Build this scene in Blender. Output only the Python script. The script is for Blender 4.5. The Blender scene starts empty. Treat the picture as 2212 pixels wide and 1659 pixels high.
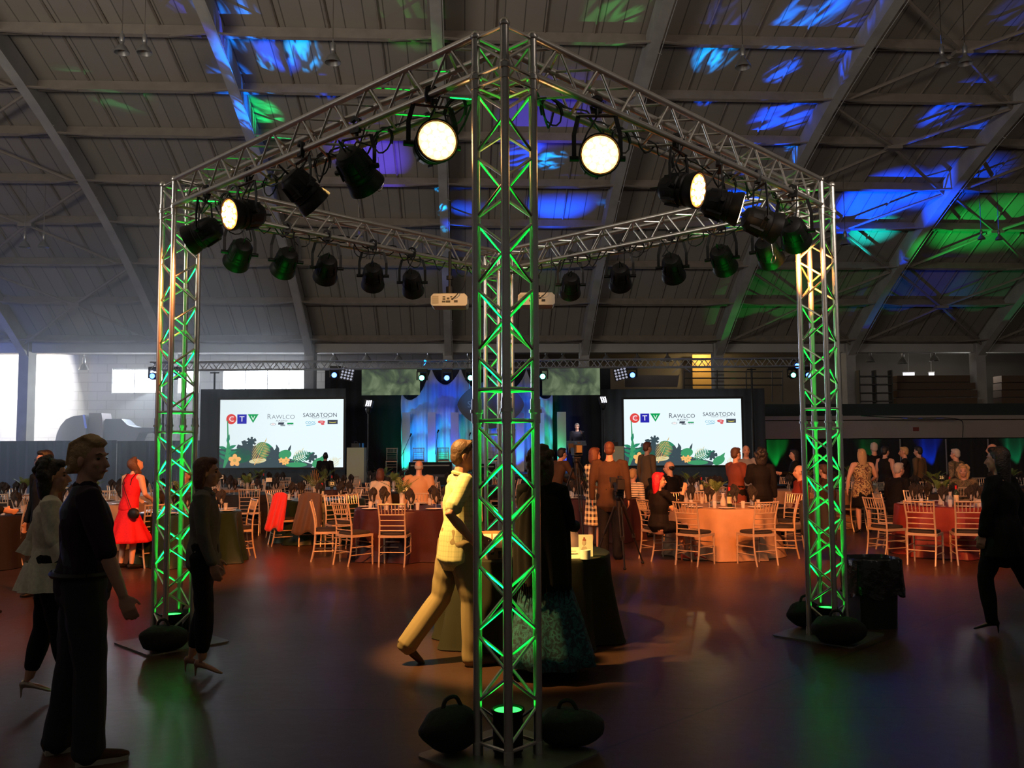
import bpy, bmesh, math, random
from mathutils import Vector, Matrix, Euler, Quaternion
PI = math.pi
rnd = random.Random(7)
scn = bpy.context.scene
COL = scn.collection
# ------------------------------------------------------------------ camera
FPX, PITCH, ROLL, EYE = 1879.0, 0.0709, 0.0063, 1.741
CX, CY = 1106.0, 829.5
_r = Vector((1, 0, 0)); _f = Vector((0, math.cos(PITCH), math.sin(PITCH))); _u = Vector((0, -math.sin(PITCH), math.cos(PITCH)))
_cr = math.cos(ROLL) * _r - math.sin(ROLL) * _u
_cu = math.sin(ROLL) * _r + math.cos(ROLL) * _u
cam_data = bpy.data.cameras.new('camera'); cam = bpy.data.objects.new('camera', cam_data); COL.objects.link(cam)
cam_data.sensor_fit = 'HORIZONTAL'; cam_data.sensor_width = 36.0; cam_data.lens = FPX / 2212.0 * 36.0
cam_data.clip_start = 0.05; cam_data.clip_end = 300
m3 = Matrix((( _cr.x, _cu.x, -_f.x), (_cr.y, _cu.y, -_f.y), (_cr.z, _cu.z, -_f.z)))
cam.matrix_world = Matrix.Translation((0, 0, EYE)) @ m3.to_4x4()
scn.camera = cam
# ------------------------------------------------------------------ world, exposure
world = bpy.data.worlds.new('world'); scn.world = world; world.use_nodes = True
wb = world.node_tree.nodes['Background']; wb.inputs[0].default_value = (1.0, 0.93, 0.84, 1); wb.inputs[1].default_value = 0.06
scn.view_settings.view_transform = 'Standard'; scn.view_settings.look = 'None'
scn.view_settings.exposure = 0.0; scn.view_settings.gamma = 1.0; scn.view_settings.use_curve_mapping = False
scn.cycles.use_denoising = True; scn.cycles.use_adaptive_sampling = True; scn.cycles.adaptive_threshold = 0.03
scn.cycles.max_bounces = 6; scn.cycles.diffuse_bounces = 3; scn.cycles.glossy_bounces = 3
scn.cycles.transmission_bounces = 4; scn.cycles.transparent_max_bounces = 8; scn.cycles.volume_bounces = 0
scn.cycles.sample_clamp_indirect = 4.0
scn.cycles.caustics_reflective = False; scn.cycles.caustics_refractive = False

def ray(px, py):
    return _f * FPX + _cr * (px - CX) + _cu * (CY - py)
def P(px, py, D):                    # the point at forward distance D seen at that pixel
    d = ray(px, py); d = d * (D / d.y)
    return Vector((d.x, d.y, d.z + EYE))
def G(px, py, z=0.0):                # the point on the floor (or at height z)
    d = ray(px, py); d = d * ((z - EYE) / d.z)
    return Vector((d.x, d.y, z))
def X(px, D, z=0.0):                 # x for a pixel column at distance D and height z
    p = P(px, 960, D); k = (z - EYE)
    # account for the small roll
    return p.x - ROLL * 0 
def pxof(p):
    v = Vector(p) - Vector((0, 0, EYE)); zc = v.dot(_f)
    return CX + FPX * v.dot(_cr) / zc, CY - FPX * v.dot(_cu) / zc

def lamp(name, kind, loc, target, energy, color, size=0.1, angle=40, blend=0.5):
    d = bpy.data.lights.new(name, kind); o = bpy.data.objects.new(name, d); COL.objects.link(o)
    d.energy = energy; d.color = color
    if kind == 'SPOT':
        d.spot_size = math.radians(angle); d.spot_blend = blend; d.shadow_soft_size = size
    elif kind == 'AREA':
        d.shape = 'RECTANGLE'; d.size = size if not isinstance(size, tuple) else size[0]; d.size_y = size if not isinstance(size, tuple) else size[1]
    else: d.shadow_soft_size = size
    o.location = loc
    if target is not None:
        o.rotation_euler = (Vector(target) - Vector(loc)).to_track_quat('-Z', 'Y').to_euler()
    return o
# ------------------------------------------------------------------ materials
MATS = {}
def mat(name, col, rough=0.6, metal=0.0, emit=None, estr=1.0, noise=0.0, nscale=8.0, bump=0.0, spec=0.5, alpha=1.0, trans=0.0, sheen=0.0):
    if name in MATS: return MATS[name]
    m = bpy.data.materials.new(name); m.use_nodes = True; nt = m.node_tree; b = nt.nodes['Principled BSDF']
    b.inputs['Base Color'].default_value = (*col, 1); b.inputs['Roughness'].default_value = rough; b.inputs['Metallic'].default_value = metal
    b.inputs['Specular IOR Level'].default_value = spec
    if alpha < 1: b.inputs['Alpha'].default_value = alpha
    if trans: b.inputs['Transmission Weight'].default_value = trans; b.inputs['IOR'].default_value = 1.3
    if sheen: b.inputs['Sheen Weight'].default_value = sheen
    if emit: b.inputs['Emission Color'].default_value = (*emit, 1); b.inputs['Emission Strength'].default_value = estr
    if noise or bump:
        tc = nt.nodes.new('ShaderNodeTexCoord'); n = nt.nodes.new('ShaderNodeTexNoise'); n.inputs['Scale'].default_value = nscale; n.inputs['Detail'].default_value = 4
        nt.links.new(tc.outputs['Object'], n.inputs['Vector'])
        if noise:
            mx = nt.nodes.new('ShaderNodeMix'); mx.data_type = 'RGBA'
            mx.inputs[6].default_value = (*[c * (1 - noise) for c in col], 1); mx.inputs[7].default_value = (*[min(1, c * (1 + noise)) for c in col], 1)
            nt.links.new(n.outputs['Fac'], mx.inputs[0]); nt.links.new(mx.outputs[2], b.inputs['Base Color'])
        if bump:
            bp = nt.nodes.new('ShaderNodeBump'); bp.inputs['Strength'].default_value = bump; bp.inputs['Distance'].default_value = 0.02
            nt.links.new(n.outputs['Fac'], bp.inputs['Height']); nt.links.new(bp.outputs['Normal'], b.inputs['Normal'])
    MATS[name] = m
    return m
def nodes_of(m): return m.node_tree.nodes, m.node_tree.links, m.node_tree.nodes['Principled BSDF']
def mathn(nt, op, a, b=None):
    n = nt.nodes.new('ShaderNodeMath'); n.operation = op
    for i, v in enumerate((a, b)):
        if v is None: continue
        if isinstance(v, (int, float)): n.inputs[i].default_value = v
        else: nt.links.new(v, n.inputs[i])
    return n.outputs[0]
def mixc(nt, fac, a, b):
    mx = nt.nodes.new('ShaderNodeMix'); mx.data_type = 'RGBA'
    if isinstance(fac, (int, float)): mx.inputs[0].default_value = fac
    else: nt.links.new(fac, mx.inputs[0])
    for i, v in ((6, a), (7, b)):
        if isinstance(v, tuple): mx.inputs[i].default_value = (*v, 1)
        else: nt.links.new(v, mx.inputs[i])
    return mx.outputs[2]
# ------------------------------------------------------------------ mesh builder
class MB:
    def __init__(s): s.v = []; s.f = []
    def add(s, vs, fs):
        k = len(s.v); s.v += [tuple(v) for v in vs]; s.f += [tuple(i + k for i in f) for f in fs]; return s
    def box(s, c, size, R=None):
        hx, hy, hz = size[0] / 2, size[1] / 2, size[2] / 2
        vs = [Vector((x, y, z)) for x in (-hx, hx) for y in (-hy, hy) for z in (-hz, hz)]
        if R is not None: vs = [R @ v for v in vs]
        vs = [v + Vector(c) for v in vs]
        return s.add(vs, [(0, 1, 3, 2), (4, 6, 7, 5), (0, 4, 5, 1), (2, 3, 7, 6), (0, 2, 6, 4), (1, 5, 7, 3)])
    def beam(s, a, b, w, h, up=(0, 0, 1)):
        a, b = Vector(a), Vector(b); d = (b - a); L = d.length; d.normalize(); u = Vector(up); r = d.cross(u)
        if r.length < 1e-4: r = d.cross(Vector((0, 1, 0)))
        r.normalize(); u = r.cross(d)
        R = Matrix((r, d, u)).transposed()
        return s.box((a + b) / 2, (w, L, h), R)
    def tube(s, pts, rad, n=8, caps=True):
        pts = [Vector(p) for p in pts]; N = len(pts)
        if not isinstance(rad, (list, tuple)): rad = [rad] * N
        t0 = (pts[1] - pts[0]).normalized(); ref = Vector((0, 0, 1)) if abs(t0.z) < 0.9 else Vector((1, 0, 0))
        a = t0.cross(ref).normalized(); vs = []
        for i in range(N):
            t = (pts[min(i + 1, N - 1)] - pts[max(i - 1, 0)]).normalized()
            a = (a - t * a.dot(t)).normalized(); b = t.cross(a)
            for k in range(n):
                th = 2 * PI * k / n; vs.append(pts[i] + (a * math.cos(th) + b * math.sin(th)) * rad[i])
        fs = [(i * n + k, i * n + (k + 1) % n, (i + 1) * n + (k + 1) % n, (i + 1) * n + k) for i in range(N - 1) for k in range(n)]
        if caps: fs += [tuple(range(n - 1, -1, -1)), tuple((N - 1) * n + k for k in range(n))]
        return s.add(vs, fs)
    def lathe(s, prof, n=16, c=(0, 0, 0), R=None, fold=None):
        vs = []; c = Vector(c)
        for (r, z) in prof:
            for k in range(n):
                th = 2 * PI * k / n; rr = r + (fold(th, z) if fold else 0)
                v = Vector((rr * math.cos(th), rr * math.sin(th), z))
                if R is not None: v = R @ v
                vs.append(v + c)
        N = len(prof)
        fs = [(i * n + k, i * n + (k + 1) % n, (i + 1) * n + (k + 1) % n, (i + 1) * n + k) for i in range(N - 1) for k in range(n)]
        if prof[0][0] > 1e-5: fs.append(tuple(range(n - 1, -1, -1)))
        if prof[-1][0] > 1e-5: fs.append(tuple((N - 1) * n + k for k in range(n)))
        return s.add(vs, fs)
    def ball(s, c, r, n=12, m=8, R=None):
        if not isinstance(r, (list, tuple)): r = (r, r, r)
        vs = []; c = Vector(c)
        for i in range(m + 1):
            ph = PI * i / m
            for k in range(n):
                th = 2 * PI * k / n
                v = Vector((r[0] * math.sin(ph) * math.cos(th), r[1] * math.sin(ph) * math.sin(th), r[2] * math.cos(ph)))
                if R is not None: v = R @ v
                vs.append(v + c)
        fs = [(i * n + k, (i + 1) * n + k, (i + 1) * n + (k + 1) % n, i * n + (k + 1) % n) for i in range(m) for k in range(n)]
        return s.add(vs, fs)
    def prism(s, poly, o, ux, uy, depth):     # polygon (x, y) in plane at o spanned by ux, uy, thickened along ux x uy
        o, ux, uy = Vector(o), Vector(ux), Vector(uy); nn = ux.cross(uy).normalized() * depth; n = len(poly)
        vs = [o + ux * x + uy * y for x, y in poly] + [o + ux * x + uy * y + nn for x, y in poly]
        fs = [tuple(range(n - 1, -1, -1)), tuple(range(n, 2 * n))] + [(i, (i + 1) % n, n + (i + 1) % n, n + i) for i in range(n)]
        return s.add(vs, fs)
    def mesh(s, name, m, smooth=False):
        me = bpy.data.meshes.new(name); me.from_pydata(s.v, [], s.f); me.validate()
        bm = bmesh.new(); bm.from_mesh(me); bmesh.ops.remove_doubles(bm, verts=bm.verts, dist=1e-5); bmesh.ops.recalc_face_normals(bm, faces=bm.faces); bm.to_mesh(me); bm.free()
        if m: me.materials.append(m)
        if smooth:
            me.polygons.foreach_set('use_smooth', [True] * len(me.polygons))
            if smooth != 'all':
                try: me.set_sharp_from_angle(angle=math.radians(40))
                except Exception: pass
        return me
    def obj(s, name, m, parent=None, smooth=True, loc=None, rz=0.0, **props):
        me = s.mesh(name, m, smooth); o = bpy.data.objects.new(name, me); COL.objects.link(o)
        if parent: o.parent = parent
        if loc is not None: o.location = loc
        o.rotation_euler.z = rz
        for k, v in props.items(): o[k] = v
        return o
def inst(me, name, parent=None, loc=(0, 0, 0), rz=0.0, **props):
    o = bpy.data.objects.new(name, me); COL.objects.link(o); o.location = loc; o.rotation_euler.z = rz
    if parent: o.parent = parent
    for k, v in props.items(): o[k] = v
    return o
def thing(name, label, cat, loc=(0, 0, 0), rz=0.0, group=None):
    o = bpy.data.objects.new(name, None); o.empty_display_size = 0.1; COL.objects.link(o)
    o.location = loc; o.rotation_euler.z = rz; o['label'] = label; o['category'] = cat
    if group: o['group'] = group
    return o
def tag(o, label, cat, group=None):
    o['label'] = label; o['category'] = cat
    if group: o['group'] = group
    return o
def copy_tree(o, parent=None):
    c = o.copy(); COL.objects.link(c)
    if parent is not None: c.parent = parent
    for ch in list(KIDS.get(o.name, ())): copy_tree(ch, c)
    return c
KIDS = {}
def index_kids(*roots):
    for r in roots:
        KIDS[r.name] = [x for x in bpy.data.objects if x.parent == r]
        for k in KIDS[r.name]: KIDS[k.name] = [x for x in bpy.data.objects if x.parent == k]
def struct(mb, name, m, smooth=False): return mb.obj(name, m, smooth=smooth, kind='structure')
# ------------------------------------------------------------------ the hall
HY = 0.054                                       # the hall's axis against the view
HR = Matrix.Rotation(HY, 3, 'Z')
def Hh(x, y, z): return HR @ Vector((x, y, z))
RC_Y, RC_Z, RR = 11.8, -30.1, 45.0               # the barrel roof's circle
RIB0 = -2.79 + 2.05                              # hall x of the rib near the picture's middle (at y = 38)
RIBS = [RIB0 + 6 * k for k in range(-4, 6)]
def roofz(y): return RC_Z + math.sqrt(RR * RR - (y - RC_Y) ** 2)
def roofp(x, a, off=0.0):                        # a: angle from the crown toward the stage side
    return Hh(x, RC_Y + (RR - off) * math.sin(a), RC_Z + (RR - off) * math.cos(a))
def roof_hit(px, py):                            # where the pixel's ray meets the roof skin
    d = ray(px, py).normalized(); t = 3.0
    while t < 80:
        q = HR.inverted() @ (d * t + Vector((0, 0, EYE)))
        if q.z > roofz(min(q.y, 55)): break
        t += 0.05
    return d * t + Vector((0, 0, EYE))
def roof_angle(px, py):
    q = HR.inverted() @ roof_hit(px, py); return math.asin((q.y - RC_Y) / RR)

# materials of the shell
m_roof = mat('roof_boards', (0.30, 0.262, 0.222), 0.85)
nt = m_roof.node_tree; nd, lk, bs = nodes_of(m_roof)
tc = nd.new('ShaderNodeTexCoord'); sp = nd.new('ShaderNodeSeparateXYZ'); lk.new(tc.outputs['Object'], sp.inputs[0])
xs = mathn(nt, 'ADD', mathn(nt, 'MULTIPLY', sp.outputs['X'], math.cos(HY)), mathn(nt, 'MULTIPLY', sp.outputs['Y'], math.sin(HY)))
fr = mathn(nt, 'FRACT', mathn(nt, 'MULTIPLY', xs, 1 / 0.55)); seam = mathn(nt, 'LESS_THAN', fr, 0.06)
fl = mathn(nt, 'FLOOR', mathn(nt, 'MULTIPLY', xs, 1 / 0.55)); wn = nd.new('ShaderNodeTexWhiteNoise'); wn.noise_dimensions = '1D'; lk.new(fl, wn.inputs['W'])
nz = nd.new('ShaderNodeTexNoise'); nz.inputs['Scale'].default_value = 0.9; nz.inputs['Detail'].default_value = 6; lk.new(tc.outputs['Object'], nz.inputs['Vector'])
c1 = mixc(nt, wn.outputs['Value'], (0.275, 0.245, 0.205), (0.335, 0.295, 0.25)); c2 = mixc(nt, mathn(nt, 'MULTIPLY', nz.outputs['Fac'], 0.5), c1, (0.22, 0.19, 0.16))
c3 = mixc(nt, mathn(nt, 'MULTIPLY', seam, 0.75), c2, (0.07, 0.06, 0.05)); lk.new(c3, bs.inputs['Base Color'])
m_rib = mat('rib_concrete', (0.36, 0.34, 0.31), 0.8, noise=0.35, nscale=1.6, bump=0.3)
m_purlin = mat('purlin_wood', (0.24, 0.20, 0.165), 0.85, noise=0.3, nscale=3)
m_conc = mat('wall_concrete', (0.42, 0.40, 0.37), 0.85, noise=0.2, nscale=0.8, bump=0.2)
m_dark = mat('dark_drape', (0.012, 0.012, 0.014), 0.9)
m_floor = mat('floor_concrete', (0.11, 0.062, 0.048), 0.33)
nt = m_floor.node_tree; nd, lk, bs = nodes_of(m_floor)
tc = nd.new('ShaderNodeTexCoord'); n1 = nd.new('ShaderNodeTexNoise'); n1.inputs['Scale'].default_value = 0.7; n1.inputs['Detail'].default_value = 8; lk.new(tc.outputs['Object'], n1.inputs['Vector'])
n2 = nd.new('ShaderNodeTexNoise'); n2.inputs['Scale'].default_value = 9; n2.inputs['Detail'].default_value = 6; lk.new(tc.outputs['Object'], n2.inputs['Vector'])
ca = mixc(nt, n1.outputs['Fac'], (0.042, 0.018, 0.0115), (0.098, 0.044, 0.027)); cb = mixc(nt, mathn(nt, 'MULTIPLY', n2.outputs['Fac'], 0.5), ca, (0.066, 0.034, 0.022))
# joints
sp = nd.new('ShaderNodeSeparateXYZ'); lk.new(tc.outputs['Object'], sp.inputs[0])
def joint(nt, nd, ang, off, w):
    d = mathn(nt, 'ADD', mathn(nt, 'MULTIPLY', sp.outputs['X'], math.cos(ang)), mathn(nt, 'MULTIPLY', sp.outputs['Y'], math.sin(ang)))
    return mathn(nt, 'LESS_THAN', mathn(nt, 'ABSOLUTE', mathn(nt, 'SUBTRACT', d, off)), w)
def joint_through(p, q, w=0.008):
    p, q = Vector(p), Vector(q); d = (q - p).normalized(); n = Vector((-d.y, d.x)); a = math.atan2(n.y, n.x)
    return joint(nt, nd, a, n.dot(p), w)
js = [joint_through(G(a, b).xy, G(c, d).xy, w) for a, b, c, d, w in ((1345, 1272, 1705, 1338, .009), (1250, 1640, 1830, 1415, .009), (0, 1536, 1000, 1532, .006), (0, 1342, 60, 1322, .006))]
jj = js[0]
for k in js[1:]: jj = mathn(nt, 'MAXIMUM', jj, k)
cc = mixc(nt, mathn(nt, 'MULTIPLY', jj, 0.85), cb, (0.01, 0.008, 0.007)); lk.new(cc, bs.inputs['Base Color'])
rr = nd.new('ShaderNodeMapRange'); rr.inputs[3].default_value = 0.24; rr.inputs[4].default_value = 0.46; lk.new(n1.outputs['Fac'], rr.inputs[0]); lk.new(rr.outputs[0], bs.inputs['Roughness'])
bp = nd.new('ShaderNodeBump'); bp.inputs['Strength'].default_value = 0.12; bp.inputs['Distance'].default_value = 0.02; lk.new(n2.outputs['Fac'], bp.inputs['Height']); lk.new(bp.outputs['Normal'], bs.inputs['Normal'])

fl = MB(); fl.box((4, 20, -0.1), (70, 60, 0.2)); struct(fl, 'floor', m_floor)

# purlin rows from their heights in the middle bay
rows = [roof_angle(1020, y) for y in (724, 644, 560, 472, 385, 284, 187, 67)]
stepa = (rows[0] - rows[7]) / 7
up = rows[7]
while up > -0.30: up -= stepa; rows.append(up)
A0 = rows[0] + 0.012
XL, XR = RIBS[0], RIBS[-1] + 3
sk = MB(); na = 40; A1 = -0.42
vs = []
for i in range(na + 1):
    a = A0 + (A1 - A0) * i / na
    vs += [roofp(XL, a), roofp(XR, a), roofp(XL, a, -0.15), roofp(XR, a, -0.15)]
fs = []
for i in range(na):
    b = i * 4
    fs += [(b, b + 1, b + 5, b + 4), (b + 2, b + 6, b + 7, b + 3), (b, b + 4, b + 6, b + 2), (b + 1, b + 3, b + 7, b + 5)]
fs += [(0, 2, 3, 1), (na * 4, na * 4 + 1, na * 4 + 3, na * 4 + 2)]
sk.add(vs, fs); struct(sk, 'ceiling', m_roof)
tn = [0]
def trim(mb, m=None, smooth=False):
    tn[0] += 1; return struct(mb, 'trim_%d' % tn[0], m or m_rib, smooth)
# arched ribs
for rx in RIBS:
    mb = MB(); N = 36; vs = []; fs = []
    for i in range(N + 1):
        a = A0 + (A1 - A0) * i / N
        for dx, off in ((-.15, .08), (.15, .08), (.15, .72), (-.15, .72)): vs.append(roofp(rx + dx, a, off))
    for i in range(N):
        b = i * 4
        for k in range(4): fs.append((b + k, b + (k + 1) % 4, b + 4 + (k + 1) % 4, b + 4 + k))
    fs += [(0, 1, 2, 3), tuple(N * 4 + k for k in (3, 2, 1, 0))]
    mb.add(vs, fs)
    e = roofp(rx, A0, .40)                     # foot of the rib runs on into its pillar
    mb.beam(e + Vector((0, 0.1, 0.35)), Vector((e.x, e.y + .12, 0)), .42, .62, up=(0, 1, 0))
    trim(mb)
    cb = MB()                                   # the pipe that runs along the rib
    cb.tube([roofp(rx + .19, A0 + (A1 - A0) * i / 40, .78) for i in range(41)], .012, 5)
    for i in range(2, 40, 3): cb.tube([roofp(rx + .10, A0 + (A1 - A0) * i / 40, .70), roofp(rx + .24, A0 + (A1 - A0) * i / 40, .78)], .01, 4)
    trim(cb, m_conc)
# purlins, knee braces
for ri, a in enumerate(rows):
    pu = MB()
    for k in range(len(RIBS) - 1):
        x0, x1 = RIBS[k] + .15, RIBS[k + 1] - .15
        c0, c1 = roofp(x0, a, .2), roofp(x1, a, .2); upv = (roofp(x0, a, 0) - roofp(x0, a, 1))
        pu.beam(c0, c1, .13, .32, up=upv)
        for xa, xb in ((x0 + 1.15, x0 - .02), (x1 - 1.15, x1 + .02)):
            pu.beam(roofp(xa, a, .36), roofp(xb, a - .012, .70), .06, .05, up=upv)
    trim(pu, m_purlin)
# X braces in three bays
for k in (0, 1, 2, 6, 7, 8):
    if k == 2: continue
    xc = RIBS[k] + 3
    br = MB()
    for i in range(0, len(rows) - 1):
        if (i % 2 == 1):
            for j in (i - 1, i + 1):
                if j < len(rows):
                    for sx in (-1, 1):
                        br.tube([roofp(xc, rows[i], .42), roofp(xc + sx * 2.86, rows[j], .5)], .055, 6)
            br.box(roofp(xc, rows[i], .45), (.5, .3, .12))
    trim(br, m_purlin, True)
# thin battens between purlins
bt = MB()
for k in range(len(RIBS) - 1):
    for dx in (1.6, 3.0, 4.4):
        bt.tube([roofp(RIBS[k] + dx, A0 + (A1 - A0) * i / 30, .03) for i in range(31)], .035, 4)
trim(bt, m_purlin)
# edge beam over the pillars and the shelf above it
ZE = 6.72
def hb(mb, x0, x1, y, z0, z1, d):
    R = HR; mb.box(Hh((x0 + x1) / 2, y, (z0 + z1) / 2), (x1 - x0, d, z1 - z0), R); return mb
EY = 38.35
trim(hb(MB(), XL, XR, EY, 5.85, 6.75, .45), m_conc)
# side aisle beyond the pillars: roof, back wall, dividing walls
m_aisle = mat('aisle_wall', (0.50, 0.50, 0.50), 0.9, noise=0.12, nscale=0.6)
nt = m_aisle.node_tree; nd, lk, bs = nodes_of(m_aisle)
br_ = nd.new('ShaderNodeTexBrick'); br_.inputs['Scale'].default_value = 0.55; br_.inputs['Mortar Size'].default_value = 0.012
br_.inputs['Color1'].default_value = (.48, .48, .48, 1); br_.inputs['Color2'].default_value = (.53, .53, .52, 1); br_.inputs['Mortar'].default_value = (.40, .40, .40, 1)
tc = nd.new('ShaderNodeTexCoord'); mp = nd.new('ShaderNodeMapping'); mp.inputs['Rotation'].default_value = (PI / 2, 0, 0); lk.new(tc.outputs['Object'], mp.inputs[0]); lk.new(mp.outputs[0], br_.inputs['Vector']); lk.new(br_.outputs['Color'], bs.inputs['Base Color'])
ar = MB()
ar.beam(Hh((XL + XR) / 2, 38.4, 6.9), Hh((XL + XR) / 2, 45.5, 6.3), XR - XL, .15); struct(ar, 'ceiling_aisle', m_conc)
jo = MB()
for y in (39.7, 41, 42.3, 43.4): hb(jo, XL, XR, y, 6.35, 6.62, .14)
trim(jo, m_purlin)
BWY = 44.0
# back wall with the two window openings (left part) and a plain dark wall on the right
w0, w1 = [(HR.inverted() @ P(x, 820, 44)).x for x in (262, 442)]; w2, w3 = [(HR.inverted() @ P(x, 820, 44)).x for x in (492, 676)]
wz0, wz1 = P(300, 853, 44).z, P(300, 800, 44).z
bw = MB()
for a, b in ((XL, w0), (w1, w2), (w3, 2.0)): hb(bw, a, b, BWY, 0, 6.6, .3)
for a, b in ((w0, w1), (w2, w3)): hb(bw, a, b, BWY, 0, wz0, .3); hb(bw, a, b, BWY, wz1, 6.6, .3)
struct(bw, 'wall_back', m_aisle)
m_wall_dk = mat('aisle_wall_dark', (0.16, 0.14, 0.12), 0.9, noise=0.2, nscale=1)  # plain darker tone, used on the mezzanine floor too
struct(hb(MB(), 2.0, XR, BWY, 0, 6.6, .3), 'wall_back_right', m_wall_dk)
m_pane = mat('window_daylight', (0.8, 0.85, 0.9), 0.5, emit=(0.86, 0.93, 1.0), estr=14)
m_frame = mat('window_frame', (0.5, 0.5, 0.5), 0.6)
for i, (a, b) in enumerate(((w0, w1), (w2, w3))):
    o = struct(hb(MB(), a, b, BWY + .05, wz0, wz1, .04), 'window_%d' % (i + 1), m_pane)
    fm = MB()
    for t in range(5): hb(fm, a + (b - a) * t / 4 - .02, a + (b - a) * t / 4 + .02, BWY - .05, wz0, wz1, .05)
    hb(fm, a, b, BWY - .05, wz1 - .05, wz1, .05); hb(fm, a, b, BWY - .05, wz0, wz0 + .05, .05)
    fm.obj('window_frame', m_frame, parent=o, smooth=False)
    c = Hh((a + b) / 2, BWY - .3, (wz0 + wz1) / 2)
    lamp('window_light', 'AREA', c, c + HR @ Vector((0.15, -1, -0.35)), 600, (0.75, 0.86, 1.0), size=(b - a, wz1 - wz0))
# end wall on the left: corrugated, sunlit inside the aisle, blue curtain in the hall
ex = RIBS[0] + 0.05
m_corr = mat('corrugated_white', (0.75, 0.75, 0.72), 0.7)
nt = m_corr.node_tree; nd, lk, bs = nodes_of(m_corr); wv = nd.new('ShaderNodeTexWave'); wv.bands_direction = 'Z'; wv.inputs['Scale'].default_value = 3.0
tc = nd.new('ShaderNodeTexCoord'); lk.new(tc.outputs['Object'], wv.inputs['Vector']); bp = nd.new('ShaderNodeBump'); bp.inputs['Strength'].default_value = .4; lk.new(wv.outputs['Fac'], bp.inputs['Height']); lk.new(bp.outputs['Normal'], bs.inputs['Normal'])
lw = MB(); lw.box(Hh(ex - .1, 41.4, 3.3), (.2, 5.4, 6.6), HR); struct(lw, 'wall_left', m_corr)
m_endwall = mat('end_wall_boards', (0.20, 0.22, 0.27), 0.8, noise=0.2, nscale=1)
pl = [(-6, 0)] + [(38.2, 0)] + [(RC_Y + RR * math.sin(A0 + (-0.40 - A0) * i / 20), RC_Z + RR * math.cos(A0 + (-0.40 - A0) * i / 20)) for i in range(21)]
em = MB(); em.prism(pl, Hh(XL - .02, 0, 0), HR @ Vector((0, 1, 0)), (0, 0, 1), -.15); struct(em, 'wall_end_left', m_endwall)
lamp('aisle_daylight', 'AREA', Hh(ex + 5.2, 41.0, 5.9), Hh(ex, 41.6, 4.6), 1500, (1.0, 0.98, 0.93), size=(2.0, 1.4))
# mezzanine on the right: fascia, parapet, floor
mx0 = (HR.inverted() @ P(1655, 925, 36.5)).x
def zz(px, py, D): return P(px, py, D).z
FZ0, FZ1 = zz(1950, 946, 36.3), zz(1950, 906, 36.3)
m_fascia = mat('fascia_paint', (0.40, 0.34, 0.30), 0.8, noise=0.12, nscale=1)
trim(hb(MB(), mx0 - 3, XR, 36.6, FZ0, FZ1 - .02, .3), m_fascia)
trim(hb(MB(), mx0 - 3, XR, 36.75, FZ1 + .03, FZ1 + .20, .3), m_fascia)
trim(hb(MB(), mx0 - 3, XR, 36.95, FZ1 + .2, zz(1950, 870, 36.9), .1), mat('parapet_green', (0.03, 0.045, 0.04), .8))
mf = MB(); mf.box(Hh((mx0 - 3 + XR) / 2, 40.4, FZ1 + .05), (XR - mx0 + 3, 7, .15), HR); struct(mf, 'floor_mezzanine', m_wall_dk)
# floor-length dark curtain under the mezzanine
def drape(x0, x1, y, z0, z1, amp=.05, per=.35, hall=True, th=.03):
    n = max(8, int((x1 - x0) / per * 6)); mb = MB(); vs = []
    for i in range(n + 1):
        x = x0 + (x1 - x0) * i / n; dy = amp * math.sin(2 * PI * x / per) + amp * .4 * math.sin(2 * PI * x / (per * 2.7))
        for yy in (y + dy, y + dy + th):
            for z in (z0, z1): vs.append(Hh(x, yy, z) if hall else Vector((x, yy, z)))
    fs = []
    for i in range(n):
        b = i * 4
        fs += [(b, b + 4, b + 5, b + 1), (b + 2, b + 3, b + 7, b + 6), (b + 1, b + 5, b + 7, b + 3), (b, b + 2, b + 6, b + 4)]
    fs += [(0, 1, 3, 2), (n * 4, n * 4 + 2, n * 4 + 3, n * 4 + 1)]
    return mb.add(vs, fs)
m_bdrape = mat('black_velour', (0.02, 0.02, 0.022), 0.95, sheen=0.2)
m_gdrape = mat('blue_grey_velour', (0.035, 0.045, 0.06), 0.95, sheen=0.3)
# up-facing fill lights added out of view to brighten the roof
lamp('roof_fill_light', 'AREA', (-13, 3, 6.0), (-13, 9.6, 12), 1800, (1.0, 0.92, 0.80), size=(8, 3))
lamp('roof_fill_light', 'AREA', (6, 3, 6.0), (6, 9.6, 12), 620, (1.0, 0.86, 0.74), size=(8, 3))
# ------------------------------------------------------------------ the box truss
m_alu = mat('aluminium_tube', (0.58, 0.55, 0.51), 0.33, metal=0.9, noise=0.15, nscale=14)
m_plate = mat('steel_plate', (0.28, 0.27, 0.25), 0.42, metal=0.8, noise=0.3, nscale=6)
m_blk = mat('fixture_black', (0.009, 0.008, 0.008), 0.5, spec=.3)
m_blk2 = mat('cable_black', (0.010, 0.010, 0.010), 0.55)
NC = Vector((-0.035, 5.037, 0)); S_ = 4.1916; TH = 0.8069; TT = 0.12; HT = 4.1795
E1 = Vector((-math.sin(TH), math.cos(TH), 0)); E2 = Vector((math.cos(TH), math.sin(TH), 0)); UZ = Vector((0, 0, 1))
TOW = {'N': NC, 'L': NC + E1 * S_, 'R': NC + E2 * S_, 'F': NC + (E1 + E2) * S_}
frame = thing('box_truss', 'large aluminium box truss on four towers with lamps along its beams', 'truss', NC + (E1 + E2) * (S_ / 2))
fo = Vector(frame.location)
def pobj(mb, name, m, parent, smooth=True, **k):   # a part built in world coordinates under a thing standing at fo
    o = mb.obj(name, m, smooth=smooth, **k); o.parent = parent
    base = Vector((0, 0, 0)); q = parent
    while q is not None: base += Vector(q.location); q = q.parent
    o.data.transform(Matrix.Translation(-base)); return o
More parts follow.
